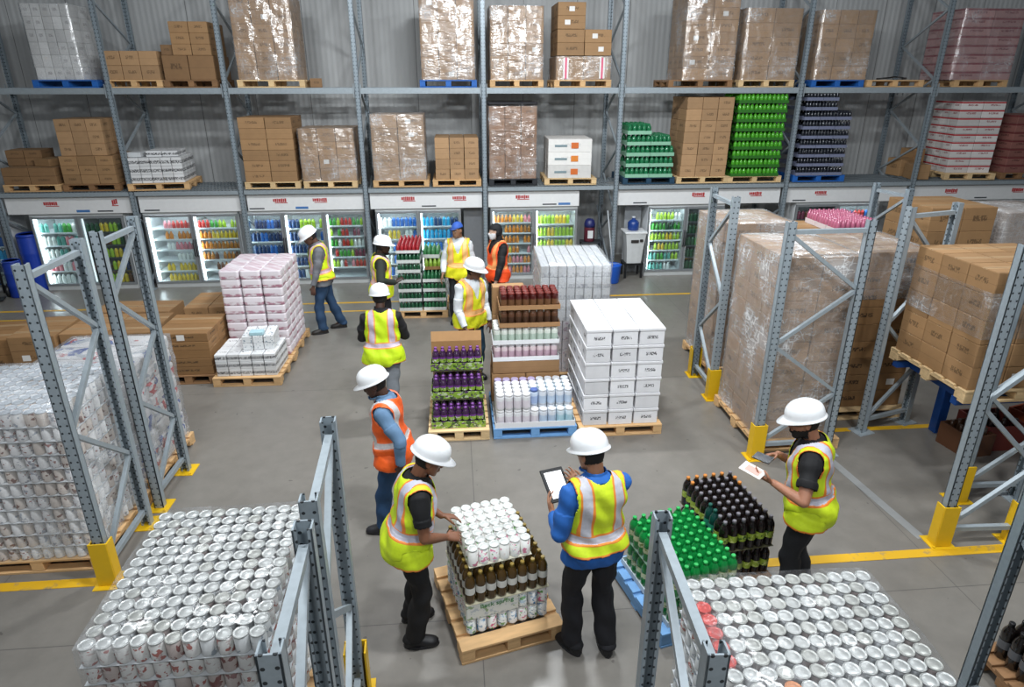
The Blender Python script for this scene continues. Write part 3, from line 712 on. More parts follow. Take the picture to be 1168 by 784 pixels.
s = goods('pallet over orange cooler', 1.80, 2.83, 1.86, 2.72, ZL, 2.80, 1, 2, 3, carton('#dcdad6', '#b4b2ae', .4, '#e6e5e2'), 'pale wood', rz=R(-2), noun='flat white box', cat='box', name='white_box')
for o in s:
    if o.location.y < 13.4:
        q = MB(); q.box(.02,.16,-.234,-.228,.07,.18); q.build('orange_picture', plain(random.choice(['#d9812f','#b8452f','#cf6a2c']), .5), o)
        q = MB(); q.box(-.30,-.06,-.234,-.228,.10,.14); q.build('printed_strip', plain('#7c9096', .5), o)
# multipacks of bottles
PK = {}
def pack_meshes(w, d, h, bc, lc, nb):
    key = (round(w,3), round(d,3), round(h,3), bc, lc, nb)
    if key not in PK:
        r = w/nb/2*.96
        t = MB(); t.box(-w/2, w/2, -d/2, d/2, 0, h*.10); t.box(-w/2, w/2, -d/2, -d/2+.004, h*.10, h*.34); t.box(-w/2, -w/2+.004, -d/2, d/2, h*.10, h*.34); t.box(w/2-.004, w/2, -d/2, d/2, h*.10, h*.34); t.box(-w/2, w/2, d/2-.004, d/2, h*.10, h*.34)
        b = MB(); b.lathe([(a*r, c*h*.88) for a, c in [(.9,0),(1,.04),(1,.62),(.8,.76),(.42,.88),(.42,1)]], 9)
        PK[key] = (t.mesh('tray', plain(lc, .5)), b.mesh('bottle', PLAST(bc)), r)
    return PK[key]
def packs(nick, x, y, z, rz, w, d, h, nx, ny, nz, bc, lc, nb, noun, skip=(), tops=True, cat='bottle pack'):
    bw, bd, bh = w/nx, d/ny, h/nz
    tm, bm, r = pack_meshes(bw-.008, bd-.008, bh-.003, bc, lc, nb); c, s = math.cos(rz), math.sin(rz)
    for k in range(nz):
        for j in range(ny):
            for i in range(nx):
                if (i, k) in skip or (i, j, k) in skip: continue
                lx = -w/2+bw*(i+.5); ly = -d/2+bd*(j+.5)
                p = thing('bottle_pack', (x+c*lx-s*ly, y+s*lx+c*ly, z+bh*k), rz, jn(noun+',', jn(rowword(j,ny), colword(i,nx))+',' if nx*ny > 1 else '', layword(k,nz), 'of', nick), cat, noun + 's of ' + nick)
                ob('tray', tm, p)
                topv = tops and (k == nz-1 or (i, k+1) in skip or (i, j, k+1) in skip)
                nd = max(1, int((bd-.01)/(2*r)))
                for b in range(nd):
                    if b > 0 and not topv: break
                    for a in range(nb): ob('bottle', bm, p, (-(bw-.008)/2+r/.96*(2*a+1), -(bd-.02)/2+r*1.02+b*2*r, bh*.1))
rackpal(3.35, 4.40, ZL, 'stepped green bottle packs', 'teal')
packs('stepped pallet over recess', 3.86, 13.42, ZL+.131, 0, .96, .84, 1.02, 2, 2, 5, '#1f6f46', '#86b89c', 5, 'green bottle pack', skip={(1,4),(1,3,),(0,9)})
packs('stepped pallet, upper right', 4.05, 13.42, ZL+.131+.613, 0, .42, .84, .2, 1, 1, 1, '#1f6f46', '#86b89c', 5, 'dark green bottle pack')
goods('leaning seven-layer stack', 4.44, 5.51, 4.50, 5.44, ZL, 3.55, 3, 2, 7, KL, 'pale wood', tilt=.004)
rackpal(5.50, 6.61, ZL, 'tall bright green packs', 'pale wood')
packs('nine-layer bright green pallet', 6.03, 13.42, ZL+.131, 0, 1.0, .84, 1.55, 3, 2, 9, '#4a9e28', '#2b6a1e', 4, 'bright green bottle pack')
rackpal(6.86, 7.95, ZL, 'dark stepped can packs', 'blue')
packs('dark nine-layer pallet', 7.38, 13.42, ZL+.131, 0, .98, .84, 1.60, 3, 2, 9, '#1c2029', '#747a92', 5, 'black-blue drink pack', skip={(2,8),(2,7)})
goods('red-striped white stack', 10.2, 11.25, 10.25, 11.15, ZL, 3.46, 2, 3, 9, WHR, 'pale wood', rz=R(-5), noun='white red-striped carton', style='plain', yc=13.55, d=.9)
goods('maroon stack at right edge', 11.37, 12.22, 11.42, 12.2, ZL, 3.2, 2, 2, 7, carton('#8a5a52', '#4a2420', .8, '#a07a70', '#6a2c2e'), 'dark wood', noun='maroon carton')
for i, (a, b, w, h, rr) in enumerate(((9.75,13.9,.44,.36,8),(9.72,13.35,.36,.30,-12),(10.02,14.02,.30,.55,3))):
    stack(['back of right lower shelf','front of right lower shelf','rear corner of right lower shelf'][i], a, b, ZL, R(rr), w, .4, h, 1, 1, 1, KB, noun='crumpled brown carton', style='plain')
# ------------------------------------------------------------------ free-standing upright frames
YG = plain('#e0b417', .42, 0, .06)
FRG = 'free-standing rack frames on the floor'
def frame(p0, p1, h, label, guards=(True, True), base=(True, True), mat=None, cam=False, yplate=False):
    """ladder frame from p0 to p1: two C posts, top and bottom rails, zigzag braces, yellow guards at the feet"""
    p0 = Vector((p0[0], p0[1], 0)); p1 = Vector((p1[0], p1[1], 0)); d = p1-p0; L = d.length; a = math.atan2(d.y, d.x)
    r = thing('storage_rack', ((p0.x+p1.x)/2, (p0.y+p1.y)/2, 0), a, label, 'rack frame', FRG)
    me = post_mesh(h-.008, mat or G)
    # posts: the perforated web faces outwards along the frame
    for s in (0, 1):
        x = (-L/2, L/2)[s]
        pr = 0.0 if cam else R(-90 if s == 0 else 90)
        ob('post', me, r, (x, 0, .008), pr)
        if base[s]:
            q = MB(); q.box(-.11, .11, -.10, .10, 0, .0075); 
            q.lathe([(.012,.0075),(.012,.02)], 8, (.085, .07, 0)); q.lathe([(.012,.0075),(.012,.02)], 8, (-.085, -.07, 0))
            q.build('foot_plate', YG if guards[s] or yplate else GN, r, (x, 0, 0))
        if guards[s]:
            q = MB(); q.box(-.072, .072, -.062, -.050, .0078, .42, 0, .004)
            for sx in (-.072, .060): q.box(sx, sx+.012, -.0499, .05, .0078, .41)
            q.build('post_guard', YG, r, (x, 0, 0), pr)
    zs = [h-.12]; sgn = 1
    m = MB(); m.bar((-L/2+.03, 0, h-.10), (L/2-.03, 0, h-.10), .042, .042); m.build('rail', GN, r)
    m = MB(); m.bar((-L/2+.03, 0, .16), (L/2-.03, 0, .16), .042, .042); m.build('rail', GN, r)
    n = max(2, round((h-.3)/(L*.72+.05))); step = (h-.30)/n
    for k in range(n):
        z0 = .19+step*k; a0, a1 = ((-L/2+.035, L/2-.035) if k % 2 == 0 else (L/2-.035, -L/2+.035))
        m = MB(); m.bar((a0, 0, z0), (a1, 0, z0+step-.03), .036, .036); m.build('brace', GN, r)
    return r
frame((-2.93, 4.57), (-2.95, 5.33), 2.70, 'left rack frame beside the wrapped pallet of cans, nearer of two', (True, False), yplate=True)
frame((-2.94, 5.60), (-2.93, 6.24), 2.70, 'left rack frame beside the wrapped pallet of cans, farther of two', (False, False), yplate=True)
frame((3.26, 7.42), (3.28, 8.14), 2.60, 'rack frame at left side of rear wrapped carton stack, yellow guard', (True, True))
frame((3.20, 5.97), (4.02, 5.99), 2.60, 'rack frame standing before the tall wrapped stack, behind man with phone', (True, False), cam=True)
frame((4.70, 6.41), (5.36, 6.60), 2.64, 'slim rack frame left of raised carton pallet', (False, False))
frame((6.0, 9.0), (6.1, 8.42), 2.50, 'dark rack frame behind the raised carton pallet', (False, False), mat=GD)
frame((4.22, 4.43), (4.90, 4.40), 2.72, 'right rack frame with two yellow guards before the raised pallet', (True, True), cam=True)
frame((4.86, 5.04), (5.45, 5.02), 2.72, 'partly hidden right rack frame under the raised pallet edge', (True, False), mat=GD)
frame((-.66, 1.71), (-.685, 2.36), 2.10, 'nearest left rack frame in foreground right of silver cans', (False, False))
frame((-.70, 2.56), (-.74, 3.30), 2.10, 'foreground left rack frame with yellow guard, farther of the two', (False, True))
frame((.905, 1.74), (.945, 2.53), 1.92, 'foreground rack frame left of the right silver cans', (False, False))
frame((3.24, 2.87), (3.27, 2.13), 2.72, 'rack frame cut off at bottom right corner', (False, False), mat=GD)

# ------------------------------------------------------------------ cans
ALU = plain('#c4c5c2', .36, .55, .10, 30); ALU2 = plain('#b3b3ad', .38, .55, .12, 30)
def can_meshes(r, h, body, lidm, n=20):
    b = MB(); b.lathe([(r*.96,0),(r*1.0,.003),(r*1.0,.007),(r*.97,.011),(r*.97,h-.010)], n)
    l = MB(); l.lathe([(r*.97,h-.0098),(r*1.0,h-.006),(r*1.0,h-.001),(r*.97,h),(r*.93,h-.0006),(r*.91,h-.0026),(r*.70,h-.0026),(r*.66,h-.0018),(r*.02,h-.0022)], n)
    return b.mesh('can', body), l.mesh('lid', lidm)
def can(me, loc, rz, label, group, parent=None, cat='can', name='can'):
    o = ob(name, me[0], None, loc, rz); tag(o, label, cat, group); ob('lid', me[1], o); return o
def canblock(nick, x, y, z, rz, nx, ny, nl, r, h, meshes, sides='LR', gap=.0, mixer=None, sheet=None, pitch=None, py=None, name='can'):
    p = pitch or 2*r*1.045; py = py or p; c, s = math.cos(rz), math.sin(rz)
    for k in range(nl):
        zz = z + k*(h+.006)
        if k > 0:
            m = MB(); m.box(-nx*p/2, nx*p/2, -ny*py/2, ny*py/2, 0, .003)
            tag(m.build('layer_sheet', sheet or plain('#cfd2d4', .4), None, (x, y, zz-.0045), rz), 'thin sheet under the %s of %s' % (layword(k, nl), nick), 'layer sheet', 'sheets between can layers')
        for j in range(ny):
            for i in range(nx):
                top = k == nl-1
                if not (top or j == 0 or (i == 0 and 'L' in sides) or (i == nx-1 and 'R' in sides)): continue
                lx = (i-(nx-1)/2)*p + random.uniform(-1,1)*.0007; ly = (j-(ny-1)/2)*py
                me = mixer(i, j, k) if mixer else random.choice(meshes)
                lab = '%s can, row %s, column %s, %s of %s' % ('silver-lidded', str_n(j), str_n(i), layword(k, nl), nick)
                can(me, (x+c*lx-s*ly, y+s*lx+c*ly, zz), random.uniform(0, 6), lab, 'cans of ' + nick, name=name)
NUMW = ['one','two','three','four','five','six','seven','eight','nine','ten','eleven','twelve','thirteen','fourteen','fifteen','sixteen']
def str_n(i): return NUMW[i]
canW = can_meshes(.0418, .112, printed('#c2c0bc', ['#94564f', '#a99a96'], 22, .42), ALU)
canP = can_meshes(.0418, .112, printed('#c4c5c4', ['#858d94'], 22, .4), ALU)
canG = can_meshes(.0418, .112, printed('#a39690', ['#6a3834'], 22, .6), ALU2)
canShade = can_meshes(.0418, .112, plain('#77797a', .35, .85, .1), ALU, 20)  # darker inner bodies: shade between the cans put into the colour
canShade2 = can_meshes(.0418, .112, plain('#6b5f5c', .4, .5, .15), ALU2, 20)  # second darkened body for the shaded inner rows
canR = can_meshes(.0418, .112, plain('#c0443c', .4), plain('#c9453f', .35, .3))
canO = can_meshes(.0418, .112, plain('#c9884a', .4), plain('#d08a5c', .35, .3))
# left foreground pallet: eleven across, thirteen deep
RZ = R(1.2); nz_ = 9; hh = .118
pallet(-1.52, 3.235, 0, 1.0, 1.2, RZ, 'wooden pallet under the left foreground silver cans')
canblock('left foreground pallet', -1.525, 3.235, .135, RZ, 11, 13, nz_, .0418, .112, None, 'R', mixer=lambda i, j, k: random.choice([canW, canW, canP, canG]) if j == 0 or i == 10 else random.choice([canShade, canShade, canShade, canShade2]), pitch=.0842, py=.0885, name='food_can')
wrap('left foreground cans', -1.525, 3.235, .133, RZ, 11*.0842, 13*.0885, nz_*.118+.004, film(.01, .22, gloss=.05), .010, 'crinkled clear wrap over the left foreground pallet of silver cans')
# right foreground pallet
RZ2 = R(-1)
def mixR(i, j, k):
    if k == 9-1 and i == 0 and j in (5, 6, 7, 8, 9): return canR
    if k == 8 and (i, j) in ((3, 3), (4, 2)): return canR if i == 4 else canO
    return random.choice([canP, canP, canW]) if j == 0 or i == 0 else random.choice([canShade, canShade, canShade, canShade2])
pallet(1.775, 2.35, 0, 1.1, 1.2, RZ2, 'wooden pallet under the right foreground silver cans')
canblock('right foreground pallet', 1.775, 2.35, .135, RZ2, 13, 12, nz_, .0415, .112, None, 'L', mixer=mixR, pitch=.0835, py=.0885, name='food_can')
wrap('right foreground cans', 1.775, 2.35, .133, RZ2, 13*.0835, 12*.0885, nz_*.118+.004, film(.02, .26, gloss=.055), .010, 'thin clear wrap over the right foreground pallet of silver cans')
# far-left wrapped pallet of small cans
canS = [can_meshes(.042, .118, printed('#d2d0cf', ['#8d8f96', '#8a5a54'], 22, .35), plain('#cfd4da', .4, .3), 12), can_meshes(.042, .118, printed('#dcdad8', ['#9da2aa'], 22, .3), plain('#cfd4da', .4, .3), 12), can_meshes(.042, .118, printed('#c4b8ae', ['#6d4a40'], 22, .45), plain('#c6ccd2', .4, .3), 12)]
pallet(-3.58, 5.22, 0, 1.06, 1.0, 0, 'wooden pallet under the wrapped cans at the left edge')
canblock('left edge pallet', -3.575, 5.22, .135, 0, 11, 11, 11, .042, .118, canS, 'R', pitch=.0895, name='tin_can')
wrap('left edge cans', -3.575, 5.22, .133, 0, 11*.0895, 11*.0895, 11*.124+.004, film(.08, .30, gloss=.10), .010, 'bluish clear wrap around the pallet of cans at left edge')
pallet(-3.58, 6.36, 0, 1.06, 1.0, 0, 'wooden pallet under the wrapped printed bags at left')
stack('pallet behind left edge cans', -3.575, 6.36, .133, 0, .98, .94, 1.20, 2, 3, 8, printed('#d4d2d2', ['#34508f', '#b23a40', '#a9aeb4'], 4.5, .40), noun='printed flat bag', cat='bag', name='printed_bag', style='bag')
wrap('printed bags', -3.575, 6.36, .133, 0, .98, .94, 1.2, film(.10, .40), .012, 'clear wrap around printed bags behind the left edge cans')

# ------------------------------------------------------------------ brown cartons on the floor, left
CB1 = carton('#96734d'); CB2 = carton('#a07b54'); CB3 = carton('#8e6a43', '#2f2216', .7)
for i, (x, y, k, mt) in enumerate(((-5.62, 8.92, 3, CB1), (-4.98, 8.98, 3, CB2), (-4.38, 8.95, 3, CB1))):
    nm = ['leftmost floor stack', 'floor stack behind left frames', 'floor stack right behind far left frame'][i]
    pallet(x, y, 0, .6, .86, 0, 'wooden pallet under the %s' % nm)
    stack(nm, x, y, .131, R((3, -1, 1)[i]), .585, .82, .60, 1, 2, 3, mt, sticker=(.5, STK))
stack('loose row at left edge', -6.25, 9.0, 0, R(5), .56, .8, .66, 1, 2, 3, CB3)
stack('rear floor row at left', -4.9, 10.05, 0, R(-2), 1.15, .55, .62, 2, 1, 2, CB2)
stack('rear floor row beside rack frame', -3.98, 10.3, 0, R(5), .5, .5, .55, 1, 1, 2, CB2)
pallet(-3.68, 8.86, 0, .74, .86, 0, 'wooden pallet under the five-layer brown stack', 'dark wood')
stack('five-layer stack beside pink bags', -3.68, 8.86, .131, 0, .70, .82, .60, 1, 2, 5, CB3, sticker=(.3, STK))
pallet(-3.72, 10.02, 0, .74, .8, 0, 'wooden pallet behind the five-layer brown stack', 'dark wood')
stack('stack behind five-layer stack', -3.72, 10.0, .131, R(1), .70, .78, .58, 2, 2, 3, CB2)
# pink and white bags with printed packs in front
pallet(-2.86, 8.76, 0, .90, .92, R(-1), 'wooden pallet under the black printed packs, front of pink bags')
pallet(-2.86, 9.72, 0, .90, .96, R(-1), 'wooden pallet under the tall stack of pink bags')
PKB = bagprint('#e0d8dd', '#b0808f')
stack('tall pink bag stack', -2.86, 9.58, .131, R(-1), .86, 1.0, 1.27, 3, 4, 10, PKB, noun='pink-white bag', cat='bag', name='bag', style='bag')
stack('rows before pink bags', -2.86, 8.66, .131, R(-1), .80, .62, .32, 5, 3, 3, BW_, noun='black-printed white pack', cat='pack', name='printed_pack', style='plain')
stack('small heap on printed packs', -2.72, 8.70, .453, R(4), .42, .42, .20, 3, 2, 2, printed('#dcdedf', ['#7c8a94'], 30, .4), noun='white small pack', cat='pack', name='printed_pack', style='plain')
m = MB(); m.box(-.09,.09,-.06,.06,0,.05,0,.006); tag(m.build('printed_pack', plain('#a9cdd6', .5), None, (-2.72, 8.56, .6545), R(4)), 'pale teal pack on top of the small white heap', 'pack')

# ------------------------------------------------------------------ back centre: pallet of red and green drinks
pallet(-.59, 11.32, 0, .86, .92, R(-1), 'wooden pallet under the red and green drinks')
packs('drinks pallet by blue cooler', -.80, 11.28, .131, R(-1), .40, .80, 1.02, 1, 2, 6, '#1e4f36', '#c4c9c6', 6, 'green bottle pack')
packs('drinks pallet by blue cooler', -.38, 11.28, .131, R(-1), .40, .80, .68, 1, 2, 4, '#23603c', '#c9cdca', 6, 'dark green bottle pack')
packs('drinks pallet by blue cooler', -.80, 11.28, 1.152, R(-1), .40, .80, .15, 1, 2, 1, '#98222a', '#cfd0cf', 6, 'red bottle pack')
packs('drinks pallet by blue cooler', -.38, 11.36, .813, R(3), .38, .6, .17, 1, 2, 1, '#7f9e3a', '#8a6a44', 5, 'mixed light green pack')
packs('open tray on drinks pallet', -.42, 11.38, .985, R(-4), .30, .4, .19, 1, 1, 1, '#3f7a4c', '#b9bdb9', 4, 'mixed tall green pack')

# ------------------------------------------------------------------ centre: purple drinks pallet
pallet(-.03, 7.06, 0, .70, .92, 0, 'pale wooden pallet under the purple bottles', 'pale wood')
PB = (bottle_mesh(.040, .235, PLAST('#3a2140'), 12), cap_mesh(.040, .235, plain('#7d4a96', .3), 'soda'), label_mesh(.040, .235, printed('#8fb03a', ['#4d6f24', '#d6c9de'], 30, .5), .36, .54), label_mesh(.040, .235, plain('#6a2f86', .35), .54, .64))
def bottle_rows(nick, x, y, z, rz, nx, ny, p, me, noun, group, caplab=None, skip=None, cat='bottle', alt=None, h=0, name='bottle'):
    c, s = math.cos(rz), math.sin(rz)
    for j in range(ny):
        for i in range(nx):
            if skip and skip(i, j): continue
            lx = (i-(nx-1)/2)*p; ly = (j-(ny-1)/2)*p
            mm = alt(i, j) if alt else me
            o = ob(name, mm[0], None, (x+c*lx-s*ly, y+s*lx+c*ly, z), random.uniform(0, 6))
            tag(o, '%s bottle, row %s, column %s, %s' % (noun, str_n(j), str_n(i), nick), cat, group)
            ob('cap', mm[1], o)
            for q in mm[2:]: ob('label_band', q, o)
def tray(nick, x, y, z, rz, w, d, h, mat, label, name='tray', cat='tray', th=.006):
    m = MB(); m.box(-w/2, w/2, -d/2, d/2, 0, th); m.box(-w/2, w/2, -d/2, -d/2+th, th, h); m.box(-w/2, w/2, d/2-th, d/2, th, h)
    m.box(-w/2, -w/2+th, -d/2+th, d/2-th, th, h); m.box(w/2-th, w/2, -d/2+th, d/2-th, th, h)
    return tag(m.build(name, mat, None, (x, y, z), rz), label, cat)
GLB = printed('#86a838', ['#3d5c22', '#b9c9a0', '#5a3a68'], 16, .55)
for n_, (yc, z0, nl) in enumerate(((6.77, .131, 1), (6.99, .131, 2), (7.21, .131, 3))):
    nm = ('front', 'middle', 'rear')[n_]
    for k in range(nl):
        zz = z0 + k*.268
        tray('', -.03, yc, zz, 0, .62, .20, .085, GLB, 'green printed tray, %s level, %s terrace of purple bottles' % (('lowest','second','third')[k], nm))
        tp = k == nl-1
        bottle_rows('%s terrace level %s of purple pallet' % (nm, str_n(k)), -.03, yc, zz+.007, 0, 7, 2, .083, PB, 'purple-capped', 'purple bottles', skip=(lambda i, j: j == 1) if not tp else None, name='plastic_bottle')
        if not tp:
            m = MB(); m.box(-.31, .31, -.10, .10, 0, .004); tag(m.build('layer_sheet', plain('#6c6a52', .6), None, (-.03, yc, zz+.252)), 'thin sheet above %s level, %s terrace' % (('lowest','second','third')[k], nm), 'layer sheet')
stack('rear of purple pallet', -.03, 7.42, .131, 0, .60, .20, .62, 1, 1, 2, CB2)
r = tray('', -.03, 7.42, .753, R(0), .60, .19, .20, plain('#a87f52', .7), 'open brown carton behind the purple bottles', 'open_carton', 'carton')
m = MB(); m.box(-.30, .30, .0, .005, 0, .12); f = m.build('flap', plain('#a87f52', .7), r, (0, -.095, .2)); f.rotation_euler = (R(-25), 0, 0)

# ------------------------------------------------------------------ centre: pale blue pallet with white bottles and trays
pallet(.85, 7.10, 0, .97, 1.0, 0, 'pale blue pallet under white bottles and trays', 'pale blue')
WBT = lambda body, capc, lab: (bottle_mesh(.0485, .20, plain(body, .35), 12, 'jar'), cap_mesh(.0485, .20, plain(capc, .35), 'jar'), label_mesh(.048, .20, plain(lab, .4), .15, .6))
W1 = WBT('#e2e3e6', '#f0f0f2', '#d9d3da'); W2 = WBT('#d7dde6', '#e8ecf2', '#b6c8dc'); W3 = WBT('#d3cbe0', '#c0b2d6', '#a79ac6'); W4 = WBT('#cfe0ea', '#eef2f4', '#a9cbd6'); W5 = WBT('#c8d6ea','#5068a8','#9fb4d8')
WT = plain('#e4e5e7', .45, 0, .03); KT = plain('#a77f57', .7, 0, .06)
tray('', .85, 6.89, .131, 0, .93, .56, .07, WT, 'low white tray under front white bottles')
bottle_rows('bottom layer on pale blue pallet', .85, 6.89, .138, 0, 9, 5, .100, None, 'white', 'white bottles on pale blue pallet', alt=lambda i, j: W1 if i < 5 else (W2 if i < 7 else W4), name='milk_bottle')
bottle_rows('upper left block on pale blue pallet', .60, 6.84, .339, 0, 4, 4, .100, W1, 'white-capped', 'white bottles on pale blue pallet', name='milk_bottle')
bottle_rows('upper right block on pale blue pallet', 1.05, 6.89, .339, 0, 5, 3, .100, None, 'pale blue', 'white bottles on pale blue pallet', alt=lambda i, j: W5 if (i, j) == (0, 0) else (W2 if j < 1 else W4), name='milk_bottle')
bottle_rows('row before tray tower', .85, 7.09, .339, 0, 9, 1, .100, None, 'lilac-capped', 'lilac bottles before tray tower', alt=lambda i, j: W3 if i < 5 else W2, name='milk_bottle')
# rear tower of trays
stack('foot of tray tower', .80, 7.385, .131, 0, .84, .40, .42, 2, 1, 2, CB2)
zz = .556
TW = [('kraft', .17), ('white', .155), ('white', .155), ('kraft', .155), ('kraft', .155)]
WBT = lambda body, capc, lab: (bottle_mesh(.0415, .19, plain(body, .35), 12, 'jar'), cap_mesh(.0415, .19, plain(capc, .35), 'jar'), label_mesh(.0415, .19, plain(lab, .4), .15, .6))
J1 = WBT('#d8c6c9', '#e4e0e2', '#b89aa8'); J2 = WBT('#d5dbd2', '#e8e8e4', '#b4c6b8'); J3 = WBT('#4a1814', '#6a2620', '#6d4a30'); J4 = WBT('#5d3d2a', '#6a4a34', '#3f281a')
tw = [('brown sealed carton in the tray tower', KT, None), ('white tray, lower of tower', WT, J1), ('white tray, upper of tower', WT, J2), ('kraft tray of brown jars', KT, J4), ('kraft tray of red jars on tower', KT, J3)]
for k, (lb, mt, jm) in enumerate(tw):
    if jm is None:
        stack('tray tower', .80, 7.385, zz, 0, .82, .38, .16, 1, 1, 1, CB2, noun='brown sealed carton', style='plain'); zz += .162; continue
    w = .80 if k < 3 else .72; xo = .80 if k < 3 else .84
    tray('', xo, 7.385, zz, 0, w, .38, .055, mt, lb + ' above pale blue pallet')
    nn = int((w-.02)/.086)
    me = tuple(x for x in jm)
    bottle_rows(lb, xo, 7.385, zz+.007, 0, nn, 4, .086 if k < 3 else .086, None, ('white','white','pale','brown','red')[k], 'jars in the tray tower', alt=lambda i, j, me=me: me, skip=(lambda i, j: 0 < j and 0 < i < nn-1) if k < 4 else None, name='jar', cat='jar')
    for q in tw: pass
    zz += .215
stack('rear of tray tower', .62, 7.68, .131, R(2), .40, .16, 1.40, 1, 1, 4, CB2, style='plain')

# white wrapped stack behind the white boxes
pallet(1.56, 8.66, 0, 1.0, 1.2, R(-2), 'wooden pallet under the wrapped white packs')
s = stack('wrapped white stack', 1.56, 8.66, .131, R(-2), .92, 1.12, .74, 6, 3, 5, printed('#cfc9ce', ['#a48a98', '#8c8f9c'], 12, .35), noun='pale lilac pack', cat='pack', name='paper_pack', style='plain')
stack('upper half of wrapped white stack', 1.56, 8.66, .873, R(-2), .92, 1.12, .76, 8, 2, 5, bagprint('#d6d8da', '#a2a5ab'), noun='white pack', cat='pack', name='paper_pack', style='plain')  # grey lower band stands in for the dark gaps between layers
wrap('wrapped white stack', 1.56, 8.66, .131, R(-2), .92, 1.12, 1.505, film(.09, .30), .012, 'clear wrap around the tall white packs behind the white boxes')
# white lidded boxes
pallet(1.84, 7.13, 0, .98, 1.15, 0, 'wooden pallet under the white lidded boxes')
t = carton('#dedee1', '#2c2c30', .85, '#dedee1'); 
stack('white box stack in centre', 1.84, 7.13, .131, 0, .90, 1.09, 1.19, 3, 4, 6, t, noun='white lidded box', cat='box', name='white_box', style='lidded', lid=plain('#dfdfe2', .5, 0, .03))

# ------------------------------------------------------------------ centre front: mixed pallet of cans and bottles
RC = R(14); cxp, cyp = .22, 4.0
pallet(cxp, cyp, 0, .78, .90, RC, 'wooden pallet under the mixed cans and brown bottles')
def loc2(lx, ly, rz=RC, x=cxp, y=cyp):
    c, s = math.cos(rz), math.sin(rz); return (x+c*lx-s*ly, y+s*lx+c*ly)
canI = [can_meshes(.0385, .128, printed('#dfe1dc', ['#6d9a5c', '#b4c6d2', '#7c8a96'], 24, .5), plain('#e4e6e4', .35, .2)),
        can_meshes(.0385, .128, printed('#e2e2e0', ['#4f7fa6', '#9fb2c2'], 24, .5), plain('#e4e6e4', .35, .2)),
        can_meshes(.0385, .128, printed('#e4e2de', ['#5a9440', '#c86a8a'], 24, .5), plain('#e4e6e4', .35, .2))]
p_ = .0785
bx, by = loc2(0.0, -.01)
for k in range(2):
    zz = .132 + k*.134
    for j in range(8):
        for i in range(8):
            if not (j == 0 or i in (0, 7) or j == 7): continue
            if k >= 0 and j == 0 and i < 5 and k == 1: continue
            lx = (i-3.5)*p_; ly = (j-3.5)*p_ - .01; q = loc2(lx, ly)
            can(random.choice(canI), (q[0], q[1], zz), random.uniform(0, 6), 'white printed can, row %s, column %s, %s layer, mixed pallet' % (str_n(j), str_n(i), ('bottom', 'second')[k]), 'lower cans of the mixed pallet', name='printed_can')
# printed carton front with green lettering
m = MB(); m.box(-.195, .195, -.036, .036, 0, .132, 0, .003)
q = loc2(-1.5*p_, -3.5*p_-.01); o = m.build('printed_carton', printed('#dfe2dc', ['#9ab08a', '#c2c9cc'], 18, .45), None, (q[0], q[1], .266), RC); tag(o, 'white printed carton with green lettering, front of the mixed pallet', 'carton')
cu = bpy.data.curves.new('text', 'FONT'); cu.body = 'Back spring'; cu.size = .05; cu.extrude = .001; cu.align_x = 'CENTER'
to = bpy.data.objects.new('tmp', cu); COL.objects.link(to); dg = bpy.context.evaluated_depsgraph_get(); me = bpy.data.meshes.new_from_object(to.evaluated_get(dg)); bpy.data.objects.remove(to)
me.materials.clear(); me.materials.append(plain('#2f7a34', .5))
l_ = ob('green_lettering', me, o, (.03, -.0375, .085)); l_.rotation_euler = (R(90), 0, 0); l_.scale = (1.1, 1, 1)
m = MB(); m.box(-.315, .315, -.315, .315, 0, .004); tag(m.build('layer_sheet', plain('#b9b49a', .6), None, (*loc2(0, -.01), .400), RC), 'cardboard sheet under the brown bottles of the mixed pallet', 'layer sheet')
BB = (bottle_mesh(.037, .235, plain('#4a3416', .15, 0, .12, Coat_Weight=.5), 14, 'jar'), cap_mesh(.037, .235, plain('#6b5526', .3), 'jar'), label_mesh(.037, .235, plain('#dcdcd6', .45), .28, .62, 14))
BB = (bottle_mesh(.037, .25, plain('#4b3717', .15, 0, .12, Coat_Weight=.5), 14, 'soda'), cap_mesh(.037, .25, plain('#8a7434', .35), 'soda'), label_mesh(.037, .25, plain('#dcdcd6', .45), .33, .56, 14))
bottle_rows('mixed pallet', *loc2(0, -.01), .405, RC, 8, 8, p_, BB, 'brown', 'brown bottles on the mixed pallet', skip=lambda i, j: not (j < 2 or i < 1 or i > 6 or j == 7), name='glass_bottle')
m = MB(); m.box(-.235, .235, -.275, .275, 0, .006); tag(m.build('layer_sheet', plain('#c9c6b4', .6), None, (*loc2(-.03, .03), .656), RC), 'cardboard sheet under the top cans of the mixed pallet', 'layer sheet')
canblock_c = [can_meshes(.0385, .135, printed('#e4e4df', ['#4f9440', '#d07a9a', '#c9d0d2'], 20, .45), plain('#cfd2cf', .35, .2), 20), can_meshes(.0385, .135, printed('#e6e6e2', ['#c2788e', '#d9d2cc'], 20, .35), plain('#cfd2cf', .35, .2), 20)]
for j in range(7):
    for i in range(6):
        q = loc2((i-2.5)*p_-.03, (j-3)*p_+.03)
        can(random.choice(canblock_c), (q[0], q[1], .663), random.uniform(0, 6), 'white-lidded can, row %s, column %s, top of the mixed pallet' % (str_n(j), str_n(i)), 'white-lidded cans on the mixed pallet', name='printed_can')
